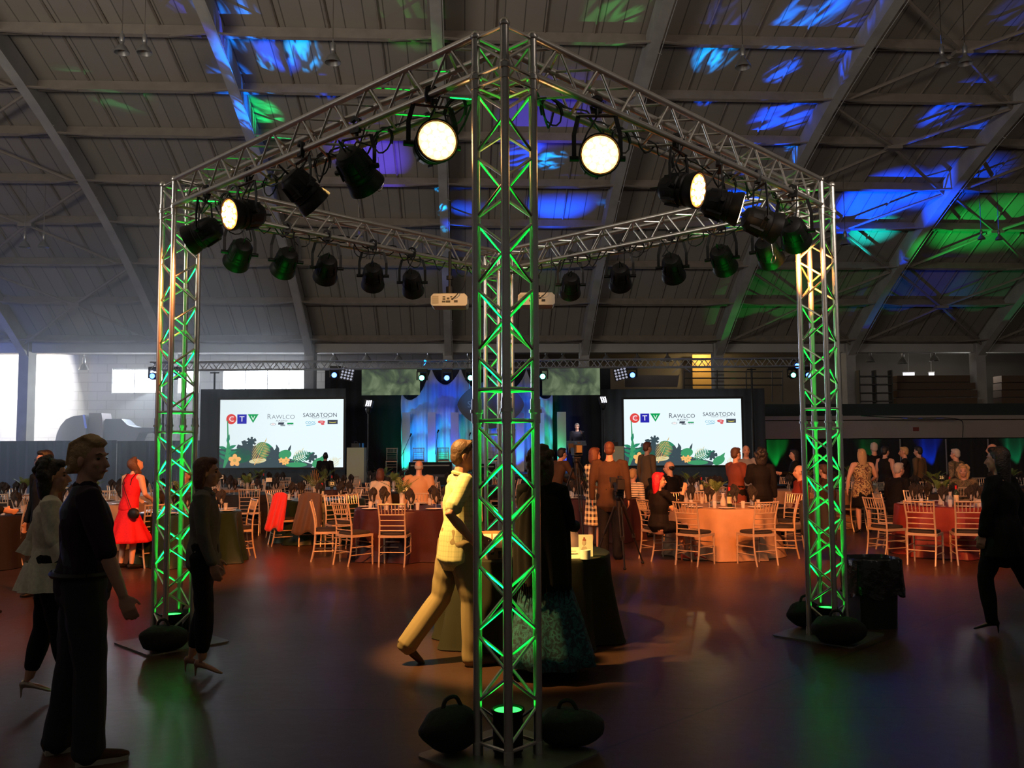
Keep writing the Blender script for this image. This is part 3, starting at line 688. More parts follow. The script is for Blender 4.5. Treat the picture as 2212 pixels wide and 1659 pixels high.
# screens with the projected slide
def em(name, col, s=1.0): return mat(name, (0.02, 0.02, 0.02), 0.6, emit=col, estr=s, spec=0.1)
e_white = em('slide_white', (0.80, 0.93, 0.97), 1.05)
def screen(px0, px1, py0, py1, D, label, dim):
    a, b = P(px0, (py0 + py1) / 2, D), P(px1, (py0 + py1) / 2, D); zt, zb = P((px0 + px1) / 2, py0, D).z, P((px0 + px1) / 2, py1, D).z
    W_, H_ = b.x - a.x, zt - zb; c = Vector(((a.x + b.x) / 2, D, (zt + zb) / 2)); t = thing('projection_screen', label, 'screen', c, group='projection screens')
    mb = MB(); fw = .07
    for (x, z, w_, h_) in ((0, H_ / 2 + fw / 2, W_ + 2 * fw, fw), (0, -H_ / 2 - fw / 2, W_ + 2 * fw, fw), (-W_ / 2 - fw / 2, 0, fw, H_), (W_ / 2 + fw / 2, 0, fw, H_)): mb.box((x, 0, z), (w_, .06, h_))
    for sx in (-1, 1): mb.box((sx * (W_ / 2 - .3), .05, -H_ / 2 - fw - (c.z - H_ / 2 - fw) / 2), (.06, .05, c.z - H_ / 2 - fw))
    mb.obj('frame', m_blk, smooth=False).parent = t
    mb = MB(); mb.box((0, 0, 0), (W_, .02, H_)); s = mb.obj('screen_surface', e_white, smooth=False); s.parent = t
    # the slide: x in 0..1 across, y in 0..1 from the bottom
    U = lambda x, y, k=0: Vector(((x - .5) * W_, -.013 - .0012 * k, (y - .5) * H_))
    def poly(pts, m, k, name='slide_graphic', ctr=(0, 0), sc=1, rot=0):
        q = [(ctr[0] + (x * math.cos(rot) - y * math.sin(rot)) * sc, ctr[1] + (x * math.sin(rot) + y * math.cos(rot)) * sc * W_ / H_) for x, y in pts]
        mb = acc.setdefault((name, m.name, k), [MB(), m])[0]; n = len(q); mb.add([U(x, y, k) for x, y in q], [tuple(range(n))])
    acc = {}
    g1, g2, g3, dk, gold, org, crm = (em('slide_green', (.02, .25, .13), 1), em('slide_leaf_green', (.05, .33, .14), 1), em('slide_dark_green', (.02, .12, .07), 1), em('slide_slate', (.045, .075, .09), 1), em('slide_gold', (.62, .42, .12), 1), em('slide_orange', (1.0, .50, .16), 1), em('slide_cream', (.75, .70, .42), 1))
    # slate ground
    poly([(0, 0), (.74, 0), (.78, .02), (.70, .04), (.55, .075), (.42, .10), (.28, .135), (.12, .15), (0, .155)], dk, 1)
    def ell(cx, cy, rx, ry, m, k, rot=0, n=20): poly([(math.cos(2 * PI * i / n) * rx, math.sin(2 * PI * i / n) * ry) for i in range(n)], m, k, ctr=(cx, cy), rot=rot)
    def leaf(cx, cy, L, w_, rot, m, k): poly([(0, 0), (L * .25, w_ * .8), (L * .5, w_), (L * .8, w_ * .5), (L, 0), (L * .8, -w_ * .5), (L * .5, -w_), (L * .25, -w_ * .8)], m, k, ctr=(cx, cy), rot=rot)
    def frond(cx, cy, L, rot, m, k, n=9, ll=.06, lw=.007, stem=None):
        poly([(0, -.003), (L, -.001), (L, .001), (0, .003)], stem or m, k, ctr=(cx, cy), rot=rot)
        for i in range(1, n + 1):
            s = L * i / (n + .5); q = ll * math.sin(PI * (.15 + .8 * i / n)) + .008
            for sg in (-1, 1): leaf(cx + math.cos(rot) * s, cy + math.sin(rot) * s * W_ / H_, q, lw, rot + sg * .95, m, k)
        leaf(cx + math.cos(rot) * L, cy + math.sin(rot) * L * W_ / H_, ll * .6, lw, rot, m, k)
    # banana-leaf plant on the left
    poly([(.045, 0), (.10, .12), (.075, .22), (.066, .38), (.058, .38), (.062, .2), (.03, .0)], g2, 3)
    for (x, y, r) in ((.06, .12, 2.6), (.065, .12, .5), (.06, .20, 2.75), (.07, .20, .35), (.06, .28, 2.9), (.068, .28, .4), (.062, .36, 1.35), (.03, .06, 2.9), (.09, .06, .5)): leaf(x, y, .075, .013, r, g1 if y > .1 else g3, 4)
    def monstera(cx, cy, r, m, k, rot=0):
        pts = []
        for i in range(44):
            th = 2 * PI * i / 44; q = r * (.98 if i % 6 < 4 else .60); pts.append((q * math.cos(th) * (1.0), q * math.sin(th) * .9))
        poly(pts, m, k, ctr=(cx, cy), rot=rot)
    monstera(.22, .27, .085, dk, 2); monstera(.255, .38, .045, dk, 2, .4); ell(.17, .18, .09, .06, g3, 2)
    ell(.37, .25, .085, .060, g1, 2, -.6); monstera(.44, .19, .07, dk, 3)
    frond(.285, .04, .19, 1.15, gold, 6, 12, .085, .0034, org); ell(.31, .10, .07, .020, crm, 3, .1)
    monstera(.52, .17, .05, g3, 2); ell(.53, .19, .052, .038, g2, 4, .2); leaf(.48, .22, .07, .012, 1.9, dk, 2); leaf(.55, .2, .08, .010, 1.2, dk, 2)
    frond(.58, .10, .16, .35, g1, 5, 9, .055, .0048, g2); monstera(.74, .15, .05, dk, 3); frond(.60, .06, .12, 1.0, crm, 1, 8, .05, .0032)
    ell(.80, .07, .055, .035, g2, 4, .5); leaf(.78, .02, .12, .02, .9, g2, 4); frond(.86, .0, .12, .55, crm, 4, 8, .05, .003)
    ell(.62, .04, .09, .02, g2, 3)
    def flower(cx, cy, r, k=6):
        for i in range(5): th = 2 * PI * i / 5 + .3; ell(cx + math.cos(th) * r * .62, cy + math.sin(th) * r * .62 * W_ / H_, r * .55, r * .42, org, k, th)
        ell(cx, cy, r * .3, r * .3, gold, k + 1)
    flower(.125, .11, .045); flower(.54, .10, .026); flower(.50, .105, .02); flower(.525, .075, .02)
    # logos: red ball, blue square, green triangle
    red, blu, grn, wht, ink, gry, cyn, yel, pnk = (em('slide_red', (.75, .05, .04), 1), em('slide_blue', (.02, .02, .42), 1), em('slide_logo_green', (0, .36, .09), 1), em('slide_logo_white', (1, 1, 1), 1), em('slide_ink', (.05, .06, .09), 1), em('slide_grey', (.28, .32, .36), 1), em('slide_cyan', (.02, .4, .62), 1), em('slide_yellow', (.7, .6, .1), 1), em('slide_pink', (.75, .12, .14), 1))
    ell(.092, .715, .041, .041, red, 2, 0, 32); ell(.088, .72, .022, .022, pnk, 3)
    hq = .076 * .5; poly([(-hq, -hq), (hq, -hq), (hq, hq), (-hq, hq)], blu, 2, ctr=(.178, .715)); poly([(-.044, .035), (.044, .035), (0, -.036)], grn, 2, ctr=(.268, .722))
    def tx(s, x, y, size, m, sx=1.0, k=6):
        o = text_mesh(s, size * W_, 'lettering', m, (0, 0, 0), depth=.0005, sx=sx); o.parent = t; o.location = U(x, y, k)
    tx('C', .095, .712, .062, wht); tx('T', .178, .712, .062, wht, 1.15); tx('V', .268, .725, .052, wht, 1.1)
    ink2 = gry if dim else ink
    tx('R', .398, .745, .060, ink2, .95); tx('AWLCO', .513, .740, .047, ink2, 1.08); tx('RADIO', .50, .685, .020, ink2, 1.5)
    tx('SASKATOON', .810, .765, .046, ink, 1.02); tx('MEDIA  GROUP', .815, .727, .016, gry, 1.3)
    arc = [(.42 + .16 * i / 12, .79 + .045 * math.sin(PI * i / 12)) for i in range(13)]; poly(arc + [(x, y - .004) for x, y in reversed(arc)], ink2, 5)
    ell(.43, .635, .024, .010, gry, 3); ell(.43, .635, .020, .008, wht, 4); tx('FM', .43, .635, .012, pnk); poly([(0, 0), (.045, 0), (.052, .018), (.004, .018)], ink, 3, ctr=(.470, .63)); poly([(.02, -.012), (.058, -.012), (.058, 0), (.02, 0)], gry, 3, ctr=(.470, .63))
    poly([(0, 0), (.05, 0), (.05, .010), (0, .010)], grn, 3, ctr=(.545, .637)); tx('NEWS', .570, .628, .018, ink)
    tx('COOL', .735, .655, .028, cyn, 1.1); poly([(-.035, -.008), (.035, 0), (.035, .004), (-.035, -.004)], cyn, 3, ctr=(.735, .625)); ell(.822, .665, .030, .012, pnk, 3); tx('CJ', .822, .665, .018, wht); ell(.832, .635, .014, .009, pnk, 3)
    poly([(-.041, -.017), (.041, -.017), (.041, .017), (-.041, .017)], ink, 3, ctr=(.912, .665)); poly([(-.034, .012), (-.028, .0), (0, -.004), (.028, 0), (.034, .012), (.026, -.006), (0, -.010), (-.026, -.006)], yel, 4, ctr=(.912, .667))
    for (nm, mn, k), (mb, m) in acc.items(): mb.obj(nm, m, smooth=False).parent = t
    return t
screen(475, 742, 863, 1010, 28.9, 'left projection screen showing sponsor logos above tropical leaves', True)
screen(1348, 1602, 862, 1005, 30.4, 'right projection screen showing sponsor logos above tropical leaves', False)
# ------------------------------------------------------------------ stage truss with heads
TY = 29.5; tz1 = P(1000, 779, TY).z; tz0 = P(1000, 796, TY).z
t = thing('stage_truss', 'long horizontal lighting truss high above the stage and screens', 'truss', P(1035, 788, TY)); fo = None
tx0, tx1 = P(328, 788, TY).x, P(1742, 788, TY).x; o_ = Vector((tx0, TY, (tz0 + tz1) / 2))
m_alu2 = mat('aluminium_truss_far', (0.55, 0.55, 0.55), 0.35, metal=.8)
ha = (tz1 - tz0) / 2
for su, sv in ((-1, -1), (1, -1), (1, 1), (-1, 1)):
    mb = MB(); c = o_ + Vector((0, su * ha, sv * ha)); mb.tube([c, c + Vector((tx1 - tx0, 0, 0))], .026, 7); pobj(mb, 'chord', m_alu2, t)
mb = MB()
for f in range(2): lacing(mb, o_ + Vector((0, (-1, 1)[f] * ha, -ha)), o_ + Vector((0, (-1, 1)[f] * ha, ha)), Vector((1, 0, 0)), 0, tx1 - tx0, .46, f == 1, .014)
pobj(mb, 'lacing', m_alu2, t)
# crank stands under the truss
for px, lb in ((352, 'black lifting stand under the left end of the stage truss'), (462, 'black lifting stand under the stage truss above the left screen'), (1626, 'black lifting stand under the right part of the stage truss')):
    D = TY + .4; p = P(px, 900, D); s = thing('lifting_stand', lb, 'stand', Vector((p.x, D, 0)), group='lifting stands under the stage truss')
    mb = MB(); mb.tube([(0, 0, 0), (0, 0, 2.6)], .05, 8); mb.tube([(0, 0, 2.6), (0, 0, tz0 - .03)], .034, 8); mb.box((0, 0, tz0 - .06), (.3, .06, .04)); mb.obj('mast', m_blk, parent=s)
    for k in range(4): th = PI / 4 + PI / 2 * k; mb = MB(); mb.tube([(0, 0, .35), (math.cos(th) * .7, math.sin(th) * .7, .03)], .022, 6); mb.obj('leg', m_blk, parent=s)
def em_head(name, col, s): return mat(name, col, .3, emit=col, estr=s)
HEADS = {}
def mover(px, py, D, col, label, s=1.0):
    p = P(px, py, D); top = tz0 - .03; t = thing('moving_head', label, 'stage light', p, group='moving heads under the stage truss')
    b = MB(); b.box(Vector((0, .02, max(.26, top - p.z - .07))), (.34, .22, .12)); b.tube([(0, 0, .25), (0, 0, top - p.z + .03)], .03, 6); b.obj('base', m_blk, parent=t)
    y = MB(); y.box((-.17, 0, .08), (.04, .12, .30)); y.box((.17, 0, .08), (.04, .12, .30)); y.box((0, 0, .22), (.36, .14, .05)); y.obj('yoke', m_blk, parent=t)
    h = MB(); R = Matrix.Rotation(PI / 2, 3, 'X'); h.lathe([(0, -.20), (.09, -.18), (.125, -.05), (.13, .12), (.11, .15), (0, .14)], 14, (0, 0, 0), R); h.obj('head', m_blk, parent=t)
    if col:
        l = MB(); l.lathe([(0, .153), (.08, .153), (.085, .158), (0, .165)], 14, (0, 0, 0), R); l.obj('lens', em_head('head_lens_%s' % ('green' if col[1] > col[2] else 'blue'), col, 30), parent=t)
    HEADS[px] = p; return t
BL = (.02, .08, 1.0); GN = (.05, 1.0, .45)
for px, py, D, c_, lb in ((724, 811, 29.5, BL, 'moving head with blue lens, left of the left blinder'), (912, 817, 29.5, GN, 'moving head with green lens, leftmost over the swags'), (966, 817, 29.5, BL, 'moving head with large blue lens between two swag peaks'),
                          (1017, 817, 29.5, GN, 'moving head with green lens just left of the front tower'), (1365, 811, 29.5, BL, 'moving head with blue lens right of the right blinder'),
                          (333, 813, 29.5, BL, 'moving head with faint blue lens at the truss left end, in the window glare'), (378, 813, 29.5, BL, 'moving head with blue lens seen through the left tower'),
                          (1172, 814, 29.5, GN, 'moving head with green lens right of the front tower'), (1711, 811, 32.0, GN, 'moving head with green lens near the right tower'), (1719, 791, 32.0, BL, 'moving head with blue lens near the right tower, uppermost'), (1743, 811, 32.0, BL, 'moving head with blue lens seen beside the right tower edge')):
    mover(px, py, D, c_, lb)
# blinders: 4 x 4 lamps on a tilted plate
m_blind = mat('blinder_lamp', (.7, .72, .8), .25, emit=(.6, .65, .9), estr=.35)
for px, s_, lb in ((750, 1, 'tilted blinder panel of sixteen small lamps left of the stage'), (1341, -1, 'tilted blinder panel of sixteen small lamps right of the stage')):
    p = P(px, 808, 29.4); t = thing('blinder', lb, 'stage light', p, group='blinder panels on the stage truss'); R = Matrix.Rotation(s_ * .22, 3, 'Y')
    b = MB(); b.box((0, 0.03, 0), (.46, .07, .42), R); b.tube([(0, 0, .2), (0, 0, tz0 - p.z)], .02, 6); b.obj('housing', m_blk, parent=t, smooth=False)
    l = MB()
    for i in range(4):
        for j in range(4): l.ball(R @ Vector((-.165 + .11 * i, -.01, -.15 + .10 * j)), (.040, .012, .038), 10, 6)
    l.obj('lamp_array', m_blind, parent=t)
# follow lights on tripods at the stage corners
for px, py, s_, lb in ((796, 872, 1, 'white work light on a tall stand left of the stage'), (1303, 864, -1, 'white work light on a tall stand right of the stage')):
    D = 30.0; p = P(px, py, D); t = thing('light_stand', lb, 'light stand', Vector((p.x, D, SZ)), group='work lights on tall stands')
    h = p.z - SZ; b = MB(); b.tube([(0, 0, .02), (0, 0, h - .25)], .028, 7); b.obj('pole', m_blk, parent=t)
    for k in range(3): th = 2 * PI * k / 3 + .4; mb = MB(); mb.tube([(0, 0, .55), (math.cos(th) * .45, math.sin(th) * .3, .02)], .014, 6); mb.obj('leg', m_blk, parent=t)
    y = MB(); y.ball((0, 0, h - .22), (.10, .08, .14), 10, 8); y.box((0, .05, h), (.30, .16, .26), Matrix.Rotation(s_ * .25, 3, 'Y')); y.obj('lamp_head', m_blk, parent=t, smooth=False)
    g = MB()
    for k in range(3): g.box((-.06 + .07 * k, -.04, h + .01), (.035, .012, .20), Matrix.Rotation(s_ * .25, 3, 'Y'))
    g.obj('tube_lamp', mat('cool_lamp_lit', (.9, .9, 1), .3, emit=(.85, .85, 1.0), estr=6), parent=t, smooth=False)
    lamp('stage_light', 'SPOT', p + Vector((s_ * .2, .3, 0)), P(1246 if s_ > 0 else 1246, 935, 31.3), 500, (1, .90, .95), size=.15, angle=9)
# side plinths with gear on top
def plinth(px0, px1, py0, D, label):
    a, b = P(px0, 1000, D), P(px1, 1000, D); zt = P(px0, py0, D).z; t = thing('plinth', label, 'plinth', Vector(((a.x + b.x) / 2, D, 0)), group='painted plinths beside the stage')
    mb = MB(); mb.box((0, 0, zt / 2), (b.x - a.x, .5, zt)); mb.obj('body', m_plin, parent=t, smooth=False)
    return t, zt
def _pl(nt, nd, lk, bs):
    tc = nd.new('ShaderNodeTexCoord'); n = nd.new('ShaderNodeTexNoise'); n.inputs['Scale'].default_value = 2.2; n.inputs['Detail'].default_value = 8; lk.new(tc.outputs['Object'], n.inputs['Vector'])
    lk.new(mixc(nt, n.outputs['Fac'], (.38, .36, .33), (.40, .42, .20)), bs.inputs['Base Color'])
m_plin = pmat('plinth_paint', _pl)
lamp('plinth_wash', 'SPOT', (0, 20, 5.5), P(770, 1000, 29), 380, (1, .85, .75), size=.2, angle=9); lamp('plinth_wash', 'SPOT', (0, 20, 5.5), P(1328, 1000, 29), 420, (1, .85, .7), size=.2, angle=9)
for px0, px1, py0, D, lb in ((752, 789, 967, 28.6, 'pale mottled plinth between the left screen and the stage'), (1311, 1346, 964, 28.9, 'pale mottled plinth between the stage and the right screen')):
    pt, zt = plinth(px0, px1, py0, D, lb); x = pt.location.x
    mb = MB(); mb.box((0, 0, .07), (.26, .2, .14)); mb.tube([(-.05, -.02, .14), (-.04, -.02, .20), (.05, -.02, .20), (.06, -.02, .14)], .012, 5); o = mb.obj('speaker_case', m_blk, loc=(x - .03, D, zt)); tag(o, 'small black case on the %s plinth' % ('left' if px0 < 1000 else 'right'), 'case')
    if px0 < 1000: mb = MB(); mb.lathe([(0, 0), (.035, 0), (.035, .14), (.0, .15)], 10); o = mb.obj('blue_bottle', mat('bottle_blue', (.02, .2, .6), .3), loc=(x + .20, D, zt)); tag(o, 'small blue bottle standing on the left plinth', 'bottle')
# chairs, mic stands and monitors are added with the furniture below
def mic_stand(px, py_top, D, label, lean=.25):
    p = P(px, 1000, D); z = P(px, py_top, D).z - SZ; t = thing('microphone_stand', label, 'microphone stand', Vector((p.x, D, SZ)), group='microphone stands on stage')
    mb = MB(); mb.tube([(0, 0, .02), (0, 0, z * .62)], .012, 6); mb.obj('pole', m_blk, parent=t)
    for k in range(3): th = 2 * PI * k / 3; mb = MB(); mb.tube([(0, 0, .22), (math.cos(th) * .3, math.sin(th) * .3, .01)], .009, 5); mb.obj('leg', m_blk, parent=t)
    mb = MB(); mb.tube([(-.08, 0, z * .45), (lean, -.05, z)], .009, 5); mb.obj('boom', m_blk, parent=t)
    mb = MB(); mb.tube([(lean - .02, -.05, z - .06), (lean + .03, -.05, z + .06)], [.02, .03], 8); mb.obj('microphone', m_blk, parent=t)
mic_stand(872, 940, 31.4, 'microphone stand in front of the leftmost white panel'); mic_stand(945, 932, 31.4, 'microphone stand between the second and third white panels', .02); mic_stand(1014, 938, 31.4, 'microphone stand beside the walking man on stage', .02)
def monitor(px, D, label, w=.95, h=.45):
    p = P(px, 1000, D); t = thing('stage_monitor', label, 'monitor speaker', Vector((p.x, D, SZ)), group='monitor wedges at the stage front')
    mb = MB(); mb.prism([(-.28, 0), (.22, 0), (.12, h), (-.08, h)], (-w / 2, 0, 0), (0, 1, 0), (0, 0, 1), w); mb.obj('cabinet', m_blk, parent=t, smooth=False)
    mb = MB(); mb.box((0, -.17, h * .72), (w * .9, .01, .05), Matrix.Rotation(-.35, 3, 'X')); mb.obj('trim_strip', m_badge, parent=t, smooth=False)
monitor(930, 30.5, 'wide black monitor wedge at the stage front, left of the walking man', 1.5, .42); monitor(1045, 30.6, 'black monitor wedge behind the front tower', .8, .35)
# lectern of clear plastic
p = P(1246, 1000, 30.6); t = thing('lectern', 'slim lectern with a clear top in front of the speaker', 'lectern', Vector((p.x, 30.6, SZ)))
mb = MB(); mb.box((0, 0, .5), (.10, .10, 1.0)); mb.box((0, 0, .02), (.5, .4, .04)); mb.obj('column', m_blk, parent=t, smooth=False); mb = MB(); mb.box((0, -.03, 1.05), (.66, .42, .03), Matrix.Rotation(.35, 3, 'X')); mb.obj('top', mat('clear_plastic', (.4, .45, .5), .1, alpha=.5), parent=t, smooth=False)
# colour on the backdrop: floor and overhead washes
for px, py, c_, e_ in ((875, 1000, (0, .9, .55), 120), (905, 985, (0, .35, 1), 260), (935, 890, (0, .15, 1), 200), (948, 1000, (.0, 1, .5), 150), (975, 940, (0, .05, 1), 260), (1000, 990, (0, .75, .8), 120), (1100, 960, (0, .1, 1), 260), (1140, 900, (0, .1, 1), 200), (1165, 970, (.0, .25, 1), 200), (1192, 960, (0, 1, .35), 160), (1215, 1010, (0, .05, 1), 110), (860, 870, (0, .5, .6), 60)):
    tgt = P(px, py, 33.5); lamp('backdrop_wash', 'SPOT', Vector((tgt.x + rnd.uniform(-.3, .3), 32.35, SZ + .12)), tgt + Vector((0, .1, .6)), e_ * .55, c_, size=.08, angle=70, blend=.8)
for px, py, c_, e_ in ((900, 870, (.0, .30, 1), 450), (966, 850, (.0, .08, 1), 700), (1030, 870, (.0, .35, .9), 450), (1100, 870, (.0, .06, 1), 600), (1170, 880, (.0, .2, 1), 500)):
    tgt = P(px, py, 33.5); lamp('backdrop_wash', 'SPOT', Vector((tgt.x, 30.0, tz0 - .3)), tgt, e_ * .22, c_, size=.1, angle=34, blend=.9)
# coloured beams of the moving heads on the roof
GOBO = [  # roof pixel, colour, power, cone, source head
    (655, 112, (.0, .50, 1), 5200, 3.0, 724), (600, 105, (.0, .12, 1), 3000, 4.0, 724), (500, 45, (0, .30, 1), 5200, 4.2, 724), (505, 170, (0, .25, 1), 4200, 3.6, 724), (572, 133, (0, .45, 1), 2600, 1.6, 724), (700, 186, (0, .1, 1), 1800, 2.6, 724),
    (1190, 345, (0, .45, 1), 3600, 3.2, 966), (1130, 330, (0, .08, 1), 2600, 6.5, 966), (800, 330, (.10, .08, 1), 1100, 12, 966), (1180, 250, (.05, .05, 1), 900, 12, 966), (952, 405, (0, .55, 1), 1800, 2.0, 966), (957, 460, (0, .6, .9), 1500, 2.0, 966), (1010, 430, (0, .12, 1), 4200, 9, 912), (1210, 430, (0, .1, 1), 4200, 11, 1017),
    (1303, 430, (0, .3, 1), 2200, 2.2, 1017), (1545, 112, (0, .45, 1), 5200, 3.4, 1365), (1690, 150, (0, .15, 1), 3600, 2.4, 1365), (1530, 205, (0, .12, 1), 2600, 2.4, 1365), (1685, 255, (0, .1, 1), 4200, 5.0, 1365), (1745, 30, (0, .25, 1), 5500, 4.0, 1365), (1835, 20, (0, .12, 1), 5500, 3.6, 1365), (1725, 310, (0, .25, 1), 4200, 2.0, 1365), (1840, 100, (0, .12, 1), 4200, 2.0, 1365),
    (870, 22, (.15, 1, .1), 350, 5.5, 1017), (1340, 12, (.12, 1, .2), 600, 4.0, 966), (240, 195, (.1, 1, .3), 700, 3.5, 912), (562, 238, (0, 1, .25), 2200, 3.2, 912), (420, 10, (.05, .1, 1), 1500, 3.0, 912),
    (1890, 430, (0, .08, 1), 6500, 13, 1711), (2150, 480, (0, .8, .1), 1700, 12, 1711), (2040, 400, (0, .1, 1), 4200, 10, 1711), (1880, 500, (0, .6, .6), 2500, 9, 1711), (2055, 225, (0, .1, 1), 3400, 4.4, 1719), (2090, 280, (0, .12, 1), 3000, 2.4, 1719), (1600, 430, (.0, .1, 1), 2400, 12, 1711), (1975, 530, (0, .1, 1), 1500, 2.2, 1711), (2190, 40, (.02, .15, 1), 700, 4, 1719), (1560, 60, (.05, .2, 1), 700, 6, 1365)]
def gobo(o, sc, lo, hi, seed):                     # the head's glass gobo breaks the beam into torn streaks
    d = o.data; d.use_nodes = True; nt = d.node_tree; e = nt.nodes['Emission']; tc = nt.nodes.new('ShaderNodeTexCoord'); mp = nt.nodes.new('ShaderNodeMapping'); mp.inputs['Location'].default_value = (seed, seed * .7, 0); mp.inputs['Scale'].default_value = (sc, sc * .4, sc)
    n = nt.nodes.new('ShaderNodeTexNoise'); n.inputs['Scale'].default_value = 1; n.inputs['Detail'].default_value = 2; n.inputs['Distortion'].default_value = .8
    mr = nt.nodes.new('ShaderNodeMapRange'); mr.inputs[1].default_value = lo; mr.inputs[2].default_value = hi; mr.inputs[3].default_value = .04; mr.inputs[4].default_value = 1.6
    nt.links.new(tc.outputs['Normal'], mp.inputs[0]); nt.links.new(mp.outputs[0], n.inputs['Vector']); nt.links.new(n.outputs['Fac'], mr.inputs[0]); nt.links.new(mr.outputs[0], e.inputs['Strength'])
for gi, (px, py, c_, e_, ang, hd) in enumerate(GOBO):
    tgt = roof_hit(px, py); s = HEADS[hd] + Vector((0, -.25, .1)); d = (tgt - s).normalized(); c_ = (c_[0], c_[1] * (.62 if c_[2] > .8 else 1), c_[2]); o = lamp('moving_head_beam', 'SPOT', s + d * .3, tgt, e_ * (5.0 if px < 1800 else 4), c_, size=.02, angle=ang * (2.4 if ang < 6 else 1.9), blend=.9)
    if ang < 8: gobo(o, 120 / ang, .46, .62, gi * 3.1)
# uplights on the drape under the mezzanine, blue light on the end wall
for px, c_, e_ in ((1682, (0, 1, .1), 60), (1884, (0, 1, .15), 16), (2017, (.0, .05, 1), 90), (2204, (0, .9, .3), 30)):
    p = P(px, 1000, 35.7); t = thing('drape_uplight', 'small floor uplight at the black drape, %s' % {1682: 'green, left of the right tower', 1884: 'faint green, behind standing guests', 2017: 'deep blue, right of the right tower', 2204: 'green, at the right picture edge'}[px], 'uplight', Vector((p.x, 35.7, 0)), group='uplights under the mezzanine')
    mb = MB(); mb.lathe([(0, 0), (.08, 0), (.08, .2), (0, .2)], 12); mb.obj('housing', m_blk, parent=t)
    lamp('drape_beam', 'SPOT', (p.x, 35.70, .25), (p.x, 36.1, 2.2), e_ * 6, c_, size=.03, angle=42, blend=.6)
lamp('end_wall_wash', 'SPOT', Hh(ex + 6, 22, .5), Hh(ex, 31, 3.6), 14000, (.0, .12, 1), size=.3, angle=80, blend=.9)
lamp('drape_wash', 'SPOT', Hh(-15, 28, .6), P(90, 1010, 33), 260, (.15, .35, 1), size=.2, angle=60, blend=.9)
# ------------------------------------------------------------------ chairs
m_chair = mat('chair_champagne', (0.55, 0.42, 0.30), 0.35, metal=.35, noise=.1, nscale=20)
m_cush = mat('chair_cushion_black', (0.016, 0.013, 0.013), 0.85)
def chair_parts():
    d = []
    def post(sx):      # rear leg running up into the back post
        m = MB(); m.tube(bez([(sx * .185, -.245, 0), (sx * .19, -.20, .22), (sx * .19, -.185, .45), (sx * .185, -.20, .66), (sx * .20, -.265, .92)], 16), .0135, 7); return m
    for sx in (-1, 1): d.append(('leg', post(sx), m_chair))
    for sx in (-1, 1):
        m = MB(); m.tube([(sx * .195, .19, 0), (sx * .195, .185, .22), (sx * .195, .18, .44)], [.012, .0145, .0155], 7)
        for z in (.12, .26, .36): m.tube([(sx * .195, .187, z), (sx * .195, .187, z + .014)], .018, 7)
        d.append(('leg', m, m_chair))
    m = MB(); m.box((0, .18, .435), (.41, .03, .035)); m.box((0, -.185, .435), (.39, .03, .035)); m.box((.195, 0, .435), (.03, .37, .035)); m.box((-.195, 0, .435), (.03, .37, .035)); m.box((0, 0, .448), (.38, .36, .012)); d.append(('seat_frame', m, m_chair))
    m = MB(); vs = []
    n = 20
    for (k, z) in ((.94, .455), (1.0, .462), (1.0, .480), (.95, .492), (.7, .500), (0.01, .502)):
        for i in range(n):
            th = 2 * PI * i / n; c_, s_ = math.cos(th), math.sin(th); q = (abs(c_) ** 4 + abs(s_) ** 4) ** -.25; vs.append((.20 * q * c_ * k, .195 * q * s_ * k, z))
    m.add(vs, [(i * n + j, i * n + (j + 1) % n, (i + 1) * n + (j + 1) % n, (i + 1) * n + j) for i in range(5) for j in range(n)] + [tuple(range(n - 1, -1, -1)), tuple(5 * n + j for j in range(n))]); d.append(('seat_cushion', m, m_cush))
    m = MB()
    yb = lambda z: -.185 - .015 * max(0, (z - .45)) / .2 if z < .66 else -.20 - .065 * (z - .66) / .26
    m.tube([(-.205, yb(.905), .905), (.205, yb(.905), .905)], .012, 7); m.tube([(-.195, yb(.75), .75), (.195, yb(.75), .75)], .0095, 6)
    for z in (.67, .59, .52): m.tube([(-.187, yb(z), z), (.187, yb(z), z)], .0085, 6)
    for i in range(7):
        x = -.15 + .05 * i; m.tube([(x, yb(.75), .75), (x * 1.05, yb(.905), .905)], .0072, 5); m.tube([(x * 1.02, yb(.80), .80), (x * 1.02, yb(.81), .812)], .011, 5)
    d.append(('backrest', m, m_chair))
    for a in ((.15, .25),): pass
    m = MB()
    for sx in (-1, 1):
        for z in (.16, .27): m.tube([(sx * .192, -.20, z), (sx * .195, .187, z)], .0085, 6)
    d.append(('side_stretcher', m, m_chair))
    m = MB(); m.tube([(-.187, -.20, .21), (.187, -.20, .21)], .0085, 6); m.tube([(-.19, .187, .24), (.19, .187, .24)], .0085, 6); m.tube([(-.19, .187, .32), (.19, .187, .32)], .0085, 6); d.append(('cross_stretcher', m, m_chair))
    return d
CH = [(n, m.mesh(n, mm, True)) for n, m, mm in chair_parts()]
_far = MB(); _farc = MB()
for n, m, mm in chair_parts():
    (_farc if n == 'seat_cushion' else _far).add(m.v, m.f)
FARF = _far.mesh('chair_frame', m_chair, True); FARC = _farc.mesh('seat_cushion', m_cush, True)
occupied = []
def chair(loc, face, label, group, far=False):
    # face: direction the sitter looks, as a floor vector
    rz = math.atan2(face.y, face.x) - PI / 2
    if far:
        o = inst(FARF, 'chiavari_chair', None, loc, rz, label=label, category='chair', group=group); inst(FARC, 'seat_cushion', o)
        return o
    t = thing('chiavari_chair', label, 'chair', loc, rz, group)
    for n, me in CH: inst(me, n, t)
    occupied.append(Vector(loc)); return t
